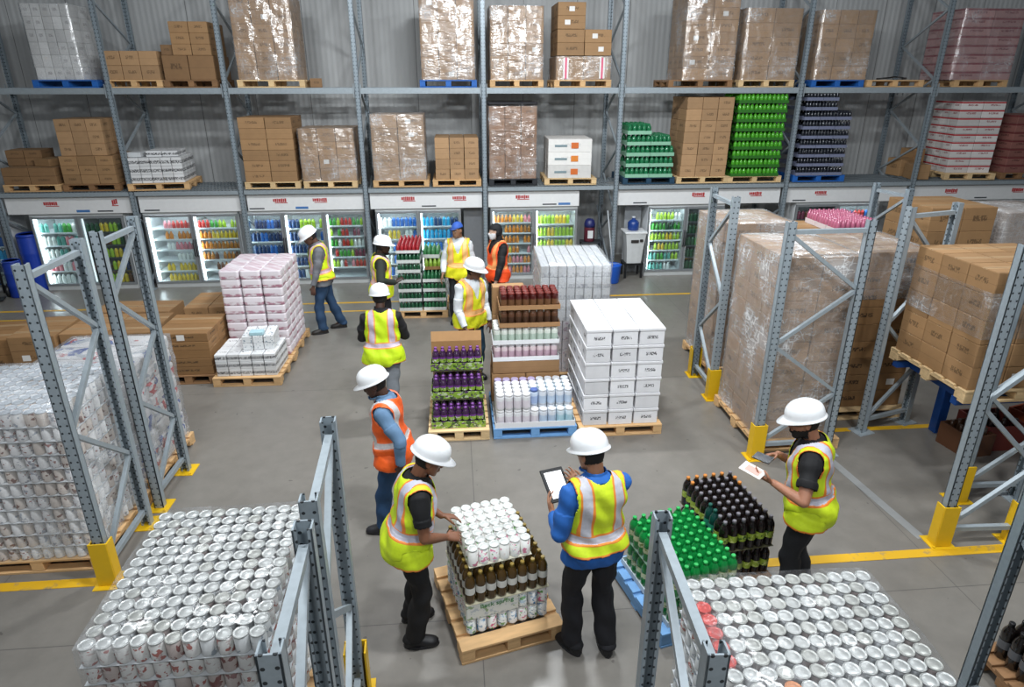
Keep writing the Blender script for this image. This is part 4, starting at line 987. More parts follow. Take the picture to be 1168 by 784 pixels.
# open flat trays of jars on the left side of the mixed pallet
# ------------------------------------------------------------------ green and dark bottle pallets
GRN = (bottle_mesh(.0388, .235, plain('#159a48', .14, 0, .14, Coat_Weight=.6, Transmission_Weight=.35), 14), cap_mesh(.0388, .235, plain('#2fae58', .3), 'soda'), label_mesh(.0388, .235, printed('#c9d2a8', ['#3f7a34', '#7c8a3a'], 26, .45), .32, .52, 14))
DRK = (bottle_mesh(.0388, .27, plain('#160f0e', .12, 0, .2, Coat_Weight=.6), 14), cap_mesh(.0375, .27, plain('#76737a', .3), 'soda'), label_mesh(.0388, .27, printed('#93a83a', ['#3d5c22', '#c2c97c'], 26, .5), .30, .52, 14))
DRO = (DRK[0], cap_mesh(.0375, .27, plain('#c9803a', .35), 'soda'), DRK[2])
TEA = (bottle_mesh(.0375, .27, plain('#123f3a', .12, 0, .1, Coat_Weight=.6), 14), cap_mesh(.0375, .27, plain('#1f5a50', .3), 'soda'), label_mesh(.0375, .27, plain('#2a8a70', .4), .30, .52, 14))
RG = R(13); gx, gy = 1.66, 3.985
pallet(gx-.04, gy, 0, .66, .86, RG, 'blue pallet under the green bottles', 'pale blue')
tray('', gx, gy, .131, RG, .60, .745, .05, plain('#c3cdd2', .4), 'pale tray under the green bottles')
bottle_rows('lower layer of green pallet', gx, gy, .138, RG, 7, 9, .079, GRN, 'green', 'green bottles on blue pallet', skip=lambda i, j: not (j == 0 or i in (0, 6)), name='soda_bottle')
m = MB(); m.box(-.275, .275, -.355, .355, 0, .004); tag(m.build('layer_sheet', plain('#7fa088', .5), None, (gx, gy, .3745), RG), 'thin sheet between the two green bottle layers', 'layer sheet')
bottle_rows('upper layer of green pallet', gx, gy, .379, RG, 7, 9, .079, GRN, 'green', 'green bottles on blue pallet', name='soda_bottle')
wrap('green bottles', gx, gy, .24, RG, .56, .72, .34, film(.0, .05, gloss=.03), .008, 'thin clear film around the green bottle pack', top=False)
RD = R(7); dx_, dy_ = 2.17, 4.37
pallet(dx_, dy_, 0, .50, .80, RD, 'narrow wooden pallet under the dark bottles', 'dark wood')
dm = lambda i, j: DRO if (j >= 8 and i < 5) or (i == 0 and j > 6) or (i, j) in ((5, 6), (5, 7), (4, 8)) else (TEA if (i, j) in ((0, 2), (0, 3)) else DRK)
bottle_rows('lower layer of dark pallet', dx_, dy_, .132, RD, 6, 9, .079, None, 'dark', 'dark bottles with green labels', alt=lambda i, j: DRK, skip=lambda i, j: not (j == 0 or i in (0, 5)), name='soda_bottle')
m = MB(); m.box(-.235, .235, -.355, .355, 0, .004); tag(m.build('layer_sheet', plain('#4c4a34', .6), None, (dx_, dy_, .4035), RD), 'thin sheet between the two dark bottle layers', 'layer sheet')
bottle_rows('upper layer of dark pallet', dx_, dy_, .408, RD, 6, 9, .079, None, 'dark', 'dark bottles with green labels', alt=dm, name='soda_bottle')
# ------------------------------------------------------------------ right side: tall carton stacks
CW = carton('#9f7c58', '#4d3926', .6); CR = carton('#8c6a45', '#2e2014', .85); CR2 = carton('#997650', '#3a2a1a', .6)
pallet(3.72, 6.66, 0, .98, 1.2, 0, 'wooden pallet under the tall wrapped carton stack')
stack('tall wrapped stack on right', 3.70, 6.68, .131, 0, .84, 1.12, 2.07, 2, 3, 9, CW, sticker=(.06, STK), noun='film-wrapped carton')
wrap('tall stack', 3.70, 6.68, .131, 0, .84, 1.12, 2.07, film(.12, .62), .012, 'glossy clear wrap around the tall carton stack behind man with phone')
pallet(3.95, 8.60, 0, 1.0, 1.1, 0, 'wooden pallet under the rear wrapped carton stack')
stack('rear wrapped stack on right', 3.95, 8.62, .131, 0, .94, 1.0, 2.0, 2, 3, 8, CW, noun='film-wrapped carton')
wrap('rear stack', 3.95, 8.62, .131, 0, .94, 1.0, 2.0, film(.12, .45), .012, 'clear wrap around the rear carton stack by the rack frame')
pallet(4.93, 7.24, 0, 1.0, 1.1, 0, 'wooden pallet under the dark tall carton stack', 'pale wood')
stack('tall dark stack behind slim frame', 4.92, 7.30, .131, 0, .92, 1.04, 1.93, 2, 3, 9, CR, sticker=(.06, STK), skip=())
wrap('upper part of dark stack', 4.92, 7.30, 1.52, 0, .92, 1.04, .545, film(.10, .55), .012, 'clear wrap over the top of the dark carton stack')
pallet(5.15, 8.75, 0, 1.0, 1.1, 0, 'wooden pallet under the stack carrying pink bottles')
stack('stack under pink bottle packs', 5.15, 8.75, .131, 0, .94, 1.0, 1.80, 2, 2, 7, CR2)
packs('top of the rear right stack', 5.36, 8.70, 1.934, 0, .56, .84, .20, 2, 3, 1, '#b0627c', '#d9cfd2', 4, 'pink bottle pack')
pallet(7.20, 9.20, 0, 1.1, 1.1, 0, 'wooden pallet under the far right carton stack')
stack('far right stack below the racks', 7.2, 9.2, .131, 0, 1.0, 1.0, 2.05, 2, 2, 6, CR2, sticker=(.15, STK))
pallet(8.4, 9.25, 0, 1.1, 1.1, 0, 'wooden pallet under the milky wrapped stack')
stack('milky wrapped stack at right edge', 8.4, 9.25, .131, 0, 1.0, 1.0, 1.95, 2, 2, 6, CR2)
wrap('milky stack', 8.4, 9.25, .131, 0, 1.0, 1.0, 1.95, film(.30, .5), .012, 'milky wrap around the carton stack at the far right edge')
# blue steel stand with raised pallets
BS = plain('#1a4f9c', .45, .2, .1)
r = thing('steel_stand', (5.65, 5.84, 0), 0, 'blue steel stand carrying the raised carton pallet', 'stand')
for sx, sy in ((-.07, .50), (1.2, .50), (.75, -.42), (1.25, -.42)):
    m = MB(); m.box(-.055, .055, -.055, .055, 0, .86, 0, .004); m.build('leg', BS, r, (sx, sy, 0))
for sy in (-.42, .50):
    m = MB(); m.box(-.78, 1.3, -.04, .04, .861, .94, 0, .004); m.build('beam', BS, r, (0, sy, 0))
for sx in (-.6, .4, 1.1):
    m = MB(); m.box(-.03, .03, -.37, .45, .861, .92); m.build('cross_bar', BS, r, (sx, 0, 0))
pallet(5.42, 5.84, .941, 1.16, 1.16, 0, 'pale wooden pallet under the raised cartons on stand', 'pale wood')
stack('raised stack on blue stand', 5.40, 5.84, 1.072, 0, 1.08, 1.10, 1.17, 3, 3, 5, CR2, sticker=(.25, STK), jit=.012)
wrap('raised stack', 5.40, 5.84, 1.60, 0, 1.08, 1.10, .45, film(.03, .40), .012, 'strip of clear wrap around the upper raised cartons', top=False)
pallet(6.62, 5.80, .941, 1.1, 1.16, 0, 'blue pallet beside the raised cartons at right edge', 'blue')
stack('right edge stack on blue pallet', 6.62, 5.80, 1.072, 0, 1.04, 1.08, 1.10, 2, 2, 5, CR2)
# dim goods under the stand
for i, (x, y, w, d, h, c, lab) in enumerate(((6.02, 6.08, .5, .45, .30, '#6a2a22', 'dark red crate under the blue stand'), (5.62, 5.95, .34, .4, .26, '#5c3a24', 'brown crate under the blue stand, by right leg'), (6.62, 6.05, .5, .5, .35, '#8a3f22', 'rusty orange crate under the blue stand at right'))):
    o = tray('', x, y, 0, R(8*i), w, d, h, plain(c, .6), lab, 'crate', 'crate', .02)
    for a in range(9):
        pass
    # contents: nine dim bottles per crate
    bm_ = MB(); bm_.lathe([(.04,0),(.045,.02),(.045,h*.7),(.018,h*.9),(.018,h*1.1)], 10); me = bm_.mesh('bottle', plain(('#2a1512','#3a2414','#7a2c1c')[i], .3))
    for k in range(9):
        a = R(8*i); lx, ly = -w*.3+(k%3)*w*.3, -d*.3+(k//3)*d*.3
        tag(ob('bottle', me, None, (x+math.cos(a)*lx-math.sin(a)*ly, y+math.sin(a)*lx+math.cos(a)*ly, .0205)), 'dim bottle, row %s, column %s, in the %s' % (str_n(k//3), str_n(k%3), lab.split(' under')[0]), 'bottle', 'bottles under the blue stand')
# dark bottles in the bottom right corner
pallet(4.02, 2.92, 0, .90, .62, 0, 'dark pallet in the bottom right corner', 'dark wood')
bottle_rows('bottom right corner pallet', 4.02, 2.92, .132, 0, 8, 5, .095, (bottle_mesh(.044, .30, plain('#15100f', .12, 0, .1, Coat_Weight=.6), 14), cap_mesh(.044, .30, plain('#1c1c1e', .3), 'soda'), label_mesh(.044, .30, plain('#5a5c60', .4), .30, .52, 14)), 'black', 'black bottles in the bottom right corner', name='soda_bottle')
# ------------------------------------------------------------------ people
def V(*a): return Vector(a)
def ell(c, a, b, z=None, n=20, ex=2.4, rot=None):
    out = []
    for i in range(n):
        t_ = 2*math.pi*i/n; cx, sy = math.cos(t_), math.sin(t_)
        p = V((abs(cx)**(2/ex))*(1 if cx > 0 else -1)*a, (abs(sy)**(2/ex))*(1 if sy > 0 else -1)*b, 0)
        if rot: p = rot @ p
        out.append((Vector(c)+p)[:])
    return out
def limb(m, pts, n=12):
    """closed tube through (point, radius) with rounded ends"""
    P = [Vector(p) for p, r in pts]; rr = [r for p, r in pts]; rings = []
    def ring(c, d, r):
        q = d.to_track_quat('Z', 'Y'); return [(c+q @ V(r*math.cos(2*math.pi*i/n), r*math.sin(2*math.pi*i/n), 0))[:] for i in range(n)]
    d0 = (P[1]-P[0]).normalized(); dn = (P[-1]-P[-2]).normalized()
    for f in (-.98, -.75, -.4): rings.append(ring(P[0]+d0*rr[0]*f, d0, rr[0]*math.sqrt(1-f*f)))
    for i in range(len(P)):
        d = d0 if i == 0 else dn if i == len(P)-1 else ((P[i+1]-P[i]).normalized()+(P[i]-P[i-1]).normalized()).normalized()
        rings.append(ring(P[i], d, rr[i]))
    for f in (.4, .75, .98): rings.append(ring(P[-1]+dn*rr[-1]*f, dn, rr[-1]*math.sqrt(1-f*f)))
    m.rings(rings)
def ik(a, b, l1, l2, pole):
    a = Vector(a); b = Vector(b); d = b-a; L = d.length
    if L > (l1+l2)*.998: b = a+d.normalized()*(l1+l2)*.998; d = b-a; L = d.length
    L = max(L, abs(l1-l2)+.01)
    u = d.normalized(); x = (l1*l1-l2*l2+L*L)/(2*L); h = math.sqrt(max(0, l1*l1-x*x))
    p = Vector(pole); p = (p-u*p.dot(u)).normalized()
    return a+u*x+p*h, b
def segdist(P, a, b):
    a = np.array(a); b = np.array(b); d = b-a; t_ = np.clip(((P-a)@d)/(d@d), 0, 1); return np.linalg.norm(P-a-t_[:, None]*d, axis=1), t_
def hand(m, wrist, dr, palm, side, curl=.4, s=1.0, thumb=1.0, spread=1.0):
    """palm with four unequal three-jointed fingers and a thumb leaving the side of the palm"""
    d = Vector(dr).normalized(); n = Vector(palm); n = (n-d*n.dot(d)).normalized(); w = d.cross(n).normalized()*side   # w points to the thumb side
    wr = Vector(wrist); rings = []
    for f, a, b in ((-.02,.024,.019),(.015,.030,.018),(.05,.040,.0165),(.085,.0425,.014),(.098,.038,.011)):
        c = wr+d*f*s; rings.append([(c+w*a*s*math.cos(2*math.pi*i/14)+n*b*s*math.sin(2*math.pi*i/14))[:] for i in range(14)])
    m.rings(rings)
    for k, (off, ln, r) in enumerate(((.0335,.070,.0088),(.0112,.078,.0090),(-.0112,.073,.0088),(-.0330,.058,.0080))):
        base = wr+d*.083*s+w*off*s; dirv = (d+w*off*2.2*spread).normalized(); pts = [(base, r*s)]; a = curl*(.55+.09*k); p = base; ang = 0
        for q, fr in enumerate((.46,.31,.23)):
            ang += a*(1.0 if q == 0 else .95)
            p = p+(dirv*math.cos(ang)+n*math.sin(ang))*ln*fr*s*1.08; pts.append((p, r*s*(.95-.10*q)))
        limb(m, pts, 8)
    b = wr+d*.022*s+w*.024*s; e1 = b+(w*.75+d*.62+n*.30*thumb).normalized()*.040*s; e2 = e1+(w*.18+d*.85+n*.62*thumb).normalized()*.033*s; e3 = e2+(d*.85+n*.55*thumb-w*.12).normalized()*.022*s
    limb(m, [(b, .0150*s), (e1, .0118*s), (e2, .0098*s), (e3, .0082*s)], 8)
SKINS = {}
def skin(c): return plain(c, .5, 0, .05, 30, Subsurface_Weight=0.0)
def vest_mat(base, trim, stripes, silver='#c3c3cc', hem=.862):
    """hi-vis cloth; bands follow the garment's own coordinates"""
    key = ('vest', base, trim, silver, stripes, hem)
    hemz = hem
    if key in MATS: return MATS[key]
    t = NT('hi_vis_cloth'); at = t.n('ShaderNodeAttribute'); at.attribute_name = 'rest'; s = t.sep(at.outputs['Vector'])
    ax = t.math('ABSOLUTE', s[0]); f = t.noise(t.tc('Object'), 60, 2)
    c = t.hsv(lin(base), t.math('ADD', .9, t.math('MULTIPLY', f, .2)))
    fr = t.math('GREATER_THAN', s[2], 1.115 if stripes == 'H' else 1.07)
    vb = t.math('MULTIPLY', t.band(ax, .105, .040), fr); vs = t.math('MULTIPLY', t.band(ax, .105, .027), fr)
    hb = t.band(s[2], 1.08, .044); hs = t.band(s[2], 1.08, .029)
    c = t.mix(t.math('MAXIMUM', vb, hb), c, lin(trim))
    c = t.mix(t.math('MAXIMUM', vs, hs), c, t.hsv(lin(silver), t.math('ADD', .85, t.math('MULTIPLY', f, .3))))
    hem = t.math('MAXIMUM', t.math('LESS_THAN', s[2], hemz), t.math('MULTIPLY', t.math('GREATER_THAN', ax, .172), t.math('GREATER_THAN', s[2], 1.28)))
    c = t.mix(hem, c, lin(trim))
    MATS[key] = t.fin(c, .6); return MATS[key]
def cloth(c, v=.08): return plain(c, .8, 0, v, 18)
HGR = 'people working in the warehouse'
def person(label, x, y, head_deg, H=1.78, lean=0, twist=0, hyaw=0, hpitch=0, hroll=0, hl=None, hr=None, fl=(-.11,.02), fr=(.11,-.02), vox=.007,
           skinc='#7c5138', vest=('#d0e628', '#f0903a', 'H'), shirt='#15161a', sleeve='long', pants='#15161b', shoes='#17171a', helmet='#eceef0', hair='#15110f', build=1.0,
           el=None, er=None, mask=None, extra=None, beard=False, hat='helmet', collar=True, hip_drop=0.0, back=0.0, vhem=.845):
    """figure facing head_deg (degrees, world heading of its front); hands in world coordinates"""
    s = H/1.78; rz = R(head_deg-90)
    root = thing('person', (x, y, 0), rz, label, 'person')
    Rz = Matrix.Rotation(rz, 4, 'Z'); inv = (Matrix.Translation((x, y, 0)) @ Rz).inverted()
    pel = V(0, back, .955-hip_drop)*s
    T = Matrix.Translation(pel) @ Matrix.Rotation(R(-lean), 4, 'X') @ Matrix.Rotation(R(twist), 4, 'Z') @ Matrix.Translation(-V(0,0,.955)*s)
    def tp(a, b, c): return T @ (V(a, b, c)*s)
    m = MB(); bw = build
    tor = [(.845,.10,.075,0),(.875,.155,.105,0),(.93,.172,.118,-.005),(1.0,.163,.113,.0),(1.08,.153,.106,.006),(1.17,.158,.108,.008),(1.27,.172,.118,.004),(1.35,.183,.118,-.004),(1.41,.178,.105,-.012),(1.455,.135,.085,-.02),(1.49,.085,.066,-.02),(1.51,.05,.05,-.018)]
    TR = T.to_3x3()
    m.rings([ell(tp(0, yo, z), a*s*bw, b*s*bw, rot=TR) for z, a, b, yo in tor])
    nb = tp(0, -.015, 1.47); 
    HM = Matrix.Translation(tp(0, .012, 1.545)) @ T.to_3x3().to_4x4() @ Matrix.Rotation(R(hyaw), 4, 'Z') @ Matrix.Rotation(R(-hpitch+lean*.35), 4, 'X') @ Matrix.Rotation(R(hroll), 4, 'Y') @ Matrix.Translation(V(0,.018,.105)*s)
    hp = lambda a, b, c: HM @ (V(a, b, c)*s)
    H3 = HM.to_3x3()
    limb(m, [(nb, .062*s), (hp(0,-.03,-.07), .056*s)])
    m.ball(hp(0,-.008,.018), (.077*s,.098*s,.108*s), 20, 13, mat=H3)              # skull
    m.rings([ell(hp(0, yo, z), a*s, b*s, rot=H3, n=16) for z, a, b, yo in ((-.118,.022,.022,.068),(-.108,.038,.040,.052),(-.085,.053,.062,.030),(-.05,.064,.080,.012),(-.01,.071,.090,.004),(.03,.073,.092,0),(.06,.06,.08,0))])   # jaw to brow
    m.rings([ell(hp(0, yo, z), a*s, b*s, rot=H3, n=10) for z, a, b, yo in ((-.044,.013,.012,.098),(-.036,.017,.018,.102),(-.022,.013,.017,.099),(.0,.009,.013,.094),(.018,.008,.008,.090))])   # nose
    limb(m, [(hp(-.022,.092,-.066), .0085*s), (hp(0,.098,-.064), .0105*s), (hp(.022,.092,-.066), .0085*s)], 8)      # mouth
    for sx in (-1, 1):
        m.ball(hp(sx*.079,-.004,-.012), (.011*s,.020*s,.031*s), 10, 7, mat=H3)     # ears
        limb(m, [(hp(sx*.014,.088,.022), .010*s), (hp(sx*.048,.078,.024), .010*s)], 8)      # brow
    bones = {}
    joints = {}
    for sd, sx in (('L', -1), ('R', 1)):
        S = tp(sx*.178*bw, -.012, 1.405)
        hd = hl if sd == 'L' else hr; pole = (el if sd == 'L' else er)
        if hd is None:
            w = tp(sx*.245, .03, .84); dr = TR @ V(-sx*.02, .10, -1); pm_ = TR @ V(-sx, .15, 0); curl = .45; w = Vector(w)
        else:
            w = inv @ Vector(hd['p']); dr = inv.to_3x3() @ Vector(hd['d']); pm_ = inv.to_3x3() @ Vector(hd['n']); curl = hd.get('c', .5)
        E, w = ik(S, w, .295*s, .262*s, TR @ V(*(pole or (sx*.35, -.7, -.55))))
        limb(m, [(tp(sx*.13*bw, -.012, 1.415), .058*s*bw), (S, .060*s*bw), (S.lerp(E, .5), .050*s*bw), (E, .042*s)])
        limb(m, [(E, .042*s), (E.lerp(w, .3), .043*s), (w, .028*s)])
        hand(m, w+Vector(dr).normalized()*.012, dr, pm_, sx*-1*-1 if False else (1 if sd == 'R' else -1)*hd.get('t', 1) if hd else (1 if sd == 'R' else -1), curl, s*1.03)
        bones['ua'+sd] = (S+(E-S)*.12, E, .052*s); bones['fa'+sd] = (E, w, .036*s); bones['h'+sd] = (w+(w-E)*.05, w+Vector(dr).normalized()*.17*s, .03*s)
        hip = T @ (V(sx*.088*bw, 0, .925)*s) if False else pel+V(sx*.090*bw, 0, -.03)*s
        f = fl if sd == 'L' else fr
        fa = R(f[2] if len(f) > 2 else sx*-6); lift = f[3] if len(f) > 3 else 0.0
        ank = V(f[0], f[1]-.03, .095*s+lift)
        K, ank = ik(hip, ank, .432*s, .415*s, (0.05*sx, 1, .1))
        limb(m, [(hip, .094*s*bw), (hip.lerp(K, .45), .078*s*bw), (K, .057*s)])
        limb(m, [(K, .057*s), (K.lerp(ank, .32), .057*s), (ank, .040*s)])
        fd = V(-math.sin(fa), math.cos(fa), 0)
        limb(m, [(ank+V(0,0,-.035)*s-fd*.03*s, .038*s), (ank+V(0,0,-.05)*s+fd*.07*s, .036*s), (V(ank.x, ank.y, .034*s+lift)+fd*.135*s, .026*s)])
        bones['th'+sd] = (hip, K, .075*s); bones['ca'+sd] = (K, ank, .05*s); bones['ft'+sd] = (ank+V(0,0,-.06), ank+V(0,0,-.06)+fd*.17, .035*s)
        joints['ank'+sd] = (ank, fd, lift)
    # one continuous surface
    tmp = ob('tmp_body', m.mesh('tmp', skin(skinc)))
    md = tmp.modifiers.new('r', 'REMESH'); md.mode = 'VOXEL'; md.voxel_size = vox; md.use_smooth_shade = True
    sm = tmp.modifiers.new('s', 'SMOOTH'); sm.factor = .5; sm.iterations = 3
    dg = bpy.context.evaluated_depsgraph_get(); me = bpy.data.meshes.new_from_object(tmp.evaluated_get(dg)); bpy.data.objects.remove(tmp)
    me.name = 'body'; me.polygons.foreach_set('use_smooth', [True]*len(me.polygons))
    if not me.materials: me.materials.append(skin(skinc))
    ob('body', me, root)
    n = len(me.vertices); P = np.empty(n*3); me.vertices.foreach_get('co', P); P = P.reshape(-1, 3)
    N = np.empty(n*3); me.vertex_normals.foreach_get('vector', N); N = N.reshape(-1, 3)
    nl = len(me.loops); LV = np.empty(nl, dtype=np.int32); me.loops.foreach_get('vertex_index', LV)
    ls = np.empty(len(me.polygons), dtype=np.int32); lt = ls.copy(); me.polygons.foreach_get('loop_start', ls); me.polygons.foreach_get('loop_total', lt)
    quads = LV[ls[lt == 4][:, None]+np.arange(4)]
    Ti = np.array(T.inverted()); rest = (np.c_[P, np.ones(n)] @ Ti.T)[:, :3]/s      # torso's own coordinates
    Hi = np.array(HM.inverted()); hr_ = (np.c_[P, np.ones(n)] @ Hi.T)[:, :3]/s      # head's own coordinates
    names = list(bones); D = np.stack([segdist(P, *bones[k][:2])[0]-bones[k][2] for k in names])
    tt = {k: segdist(P, *bones[k][:2])[1] for k in names}
    zt = np.clip(rest[:, 2], .86, 1.44); dt = (np.sqrt((rest[:, 0]/.165)**2+(rest[:, 1]/.11)**2)-1)*.12+np.maximum(0, np.maximum(.86-rest[:, 2], rest[:, 2]-1.45))
    near = np.array(names)[D.argmin(0)]; istor = dt < D.min(0)
    isarm = np.char.startswith(near, 'ua') & ~istor; isfa = np.char.startswith(near, 'fa') & ~istor; ishand = np.char.startswith(near, 'h') & ~istor
    isleg = (np.char.startswith(near, 'th') | np.char.startswith(near, 'ca')) & ~istor; isfoot = np.char.startswith(near, 'ft') & ~istor
    ishead = (hr_[:, 2] > -.125) & (np.abs(hr_[:, 0]) < .11) & (np.abs(hr_[:, 1]) < .14) & (hr_[:, 2] < .14)
    tU = np.where(near == 'uaL', tt['uaL'], tt['uaR']); tF = np.where(near == 'faL', tt['faL'], tt['faR'])
    wob = .0035*(np.sin(P[:, 2]*38+P[:, 0]*23)+np.sin(P[:, 1]*41-P[:, 2]*17+1.3)+np.sin(P[:, 0]*52+P[:, 2]*29))
    def shell(name, mask, off, mat, attr=False, par=root):
        Q = P+N*(off[:, None] if hasattr(off, 'shape') else off)
        q = quads[mask[quads].all(1)]
        if len(q) == 0: return None
        u, invq = np.unique(q, return_inverse=True); q2 = invq.reshape(-1, 4)
        w = bpy.data.meshes.new(name); w.from_pydata(Q[u].tolist(), [], q2.tolist()); w.materials.append(mat); w.polygons.foreach_set('use_smooth', [True]*len(q2))
        if attr:
            a = w.attributes.new('rest', 'FLOAT_VECTOR', 'POINT'); a.data.foreach_set('vector', rest[u].astype(np.float32).ravel())
        w.update(); o = ob(name, w, par)
        sd = o.modifiers.new('thick', 'SOLIDIFY'); sd.thickness = .004; sd.offset = -1
        return o
    z = P[:, 2]/s
    flare = np.clip((.30-z)/.25, 0, 1)
    legoff = (.014+.020*np.clip((.62-z)/.4, 0, 1))*s+wob
    pm_mask = (isleg | (istor & (rest[:, 2] < 1.0)) ) & (z > .065)
    shell('trousers', pm_mask, legoff, cloth(pants, .12))
    neckd = np.sqrt(rest[:, 0]**2+(rest[:, 1]+.015)**2)
    body_t = istor & ~ishead & (rest[:, 2] < 1.525) & (rest[:, 2] > .84)
    slv = isarm & ((tU < .62) if sleeve == 'short' else True)
    shm = body_t | slv | ((isfa & (tF < .96)) if sleeve == 'long' else False) | (isleg & (rest[:, 2] > .84) & (z > .82))
    shell('shirt', shm, .013+.006*(tU > .4)*isarm+.022*np.clip((1.04-rest[:, 2])/.1, 0, 1)*(~isarm & ~isfa)+wob*.8, cloth(shirt, .1))
    if collar: shell('collar', (~ishead | (hr_[:, 2] < -.10)) & (rest[:, 2] > 1.478) & (rest[:, 2] < 1.545) & (np.abs(rest[:, 0]) < .1), .018, cloth(shirt, .1))
    ax = np.abs(rest[:, 0])
    arm_d = np.minimum(segdist(P, *bones['uaL'][:2])[0], segdist(P, *bones['uaR'][:2])[0])
    vn = (rest[:, 1] > .0) & (ax < (rest[:, 2]-1.27)*.42)
    vm = ((istor & (rest[:, 2] > vhem)) | (isleg & (rest[:, 2] > vhem) & (z > .82))) & ~(isarm & (tU > .02)) & ~((rest[:, 2] > 1.22) & (ax > .182)) & ~vn & ~ishead & ~((neckd < .083) & (rest[:, 2] > 1.43)) & (rest[:, 2] < 1.50)
    vo = .029+.012*(rest[:, 2] < 1.05)+.030*np.clip((1.28-rest[:, 2])/.4, 0, 1)+wob*1.3
    vmat = vest_mat(*vest, hem=vhem+.017)
    shell('safety_vest', vm, vo, vmat, True)
    # shoes
    sho = plain(shoes, .45)
    for sd in 'LR':
        ank, fd, lift = joints['ank'+sd]; rt = V(fd.y, -fd.x, 0); q = MB(); rings = []
        for f, a, h in ((-.085,.022,.045),(-.075,.036,.085),(-.03,.042,.115),(.03,.044,.105),(.08,.049,.078),(.13,.050,.062),(.165,.042,.052),(.185,.022,.038)):
            c = V(ank.x, ank.y, lift)+fd*f*s
            rings.append([(c+rt*x_*a*s+V(0,0,z_*h*s+.008))[:] for x_, z_ in ((-.75,0),(.75,0),(1,.15),(1,.5),(.72,.88),(0,1),(-.72,.88),(-1,.5),(-1,.15))])
        q.rings(rings); so = q.build('shoe', sho, root)
        q = MB(); q.rings([[(V(ank.x, ank.y, lift+zz)+fd*(.05+.142*math.sin(2*math.pi*i/16))*s+rt*.053*math.cos(2*math.pi*i/16)*s)[:] for i in range(16)] for zz in (0.001, .022)], smooth=False); q.build('sole', plain('#26262a', .7), so)
    # head
    sc_m = ishead & ((hr_[:, 2] > .03) | ((hr_[:, 1] < .0) & (hr_[:, 2] > -.06) & (np.abs(hr_[:, 0]) < .076))) & ~((hr_[:, 1] > .055) & (hr_[:, 2] < .065))
    shell('hair', sc_m, .007, plain(hair, .8))
    for sx in (-1, 1):
        q = MB(); q.ball(hp(sx*.031,.0865,.002), (.0125*s,.007*s,.0072*s), 10, 7, mat=H3); e = q.build('eye', plain('#e6e0da', .3), root)
        q = MB(); q.ball(hp(sx*.031,.0925,.002), (.0058*s,.003*s,.0058*s), 8, 5, mat=H3); q.build('iris', plain('#1a1310', .2), e)
    if beard: shell('beard', ishead & (hr_[:, 1] > -.01) & (hr_[:, 2] < -.044) & ~((hr_[:, 2] > -.058) & (np.abs(hr_[:, 0]) < .03)), .008, plain('#141010', .9))
    if mask: shell('face_mask', ishead & (hr_[:, 1] > .012) & (hr_[:, 2] < -.012) & (hr_[:, 2] > -.12), .011, cloth(mask, .03))
    if hat == 'helmet':
        q = MB(); rings = []; nn = 36
        for k in range(11):
            f = k/10; ph = f*math.pi/2
            ring = []
            for i in range(nn):
                a = 2*math.pi*i/nn; xx, yy = math.cos(a), math.sin(a)
                rr = math.sin(ph)**.86; rx, ry = .119, .144
                zz = .118*math.cos(ph)**.85
                rid = .007*max(0, 1-abs(xx*rr*rx)/.024)*(1 if f > .02 else 1)*(1-f*.6)+.004*max(0, 1-abs(abs(xx*rr*rx)-.058)/.012)*(1-f)
                ring.append((xx*rr*rx, yy*rr*ry-.008, zz+rid))
            rings.append([hp(p[0], p[1], p[2]+.058)[:] for p in ring])
        def brim(e, zz, back=0):
            out = []
            for i in range(nn):
                a = 2*math.pi*i/nn; xx, yy = math.cos(a), math.sin(a)
                pk = max(0, yy)**2.2
                out.append(hp(xx*(.119+.012*e+.008*e*pk), yy*(.144+.012*e+.050*e*pk)-.008, .058+zz-.016*e*pk)[:])
            return out
        rings += [brim(.15, -.012), brim(1.0, -.020), brim(1.0, -.026), brim(0, -.020)]
        q.rings(rings, cap=False); o0 = len(q.v)-len(rings)*nn; q.f.append(tuple(range(nn-1,-1,-1))); q.mi.append(0); q.sm.append(True)
        hc = q.build('hard_hat', plain(helmet, .28, 0, .01, Coat_Weight=.3), root)
        q = MB()
        q.rings([[hp(.104*math.cos(2*math.pi*i/24), .124*math.sin(2*math.pi*i/24)-.008, zz)[:] for i in range(24)] for zz in (.016, .040)], cap=False)
        q.build('headband', plain('#202125', .6), hc)
    elif hat == 'beanie':
        shell('beanie', ishead & ((hr_[:, 2] > .035) | ((hr_[:, 1] < .01) & (hr_[:, 2] > -.13))), .016, cloth('#101013', .1))
        shell('hood', (rest[:, 2] > 1.40) & ~isarm & (hr_[:, 2] < -.02) & ~(ishead & (hr_[:, 1] > .0)), .022, cloth('#101013', .1))
    elif hat == 'cap':
        shell('cap', ishead & (hr_[:, 2] > .045), .018, plain('#2c55a8', .7))
        q = MB(); q.rings([[hp(.07*math.cos(a_), .085+.075*math.sin(a_)*k_, .052+zz-.012*math.sin(a_))[:] for a_ in [math.pi*i/12 for i in range(13)]] for zz, k_ in ((0, 1), (.006, 1))], cap=True); q.build('visor', plain('#26498f', .7), root)
    if extra: extra(root, hp, tp, s, H3)
    return root, inv
def wd(deg, z=0): return (math.cos(R(deg)), math.sin(R(deg)), z)
YV = ('#cce424', '#ee8c3c', 'H', '#b9b9c6')
YO = ('#d8e422', '#f3a04a', 'H', '#d8c3c0')
OV = ('#f0601c', '#f0703a', 'O', '#c8c4c4')
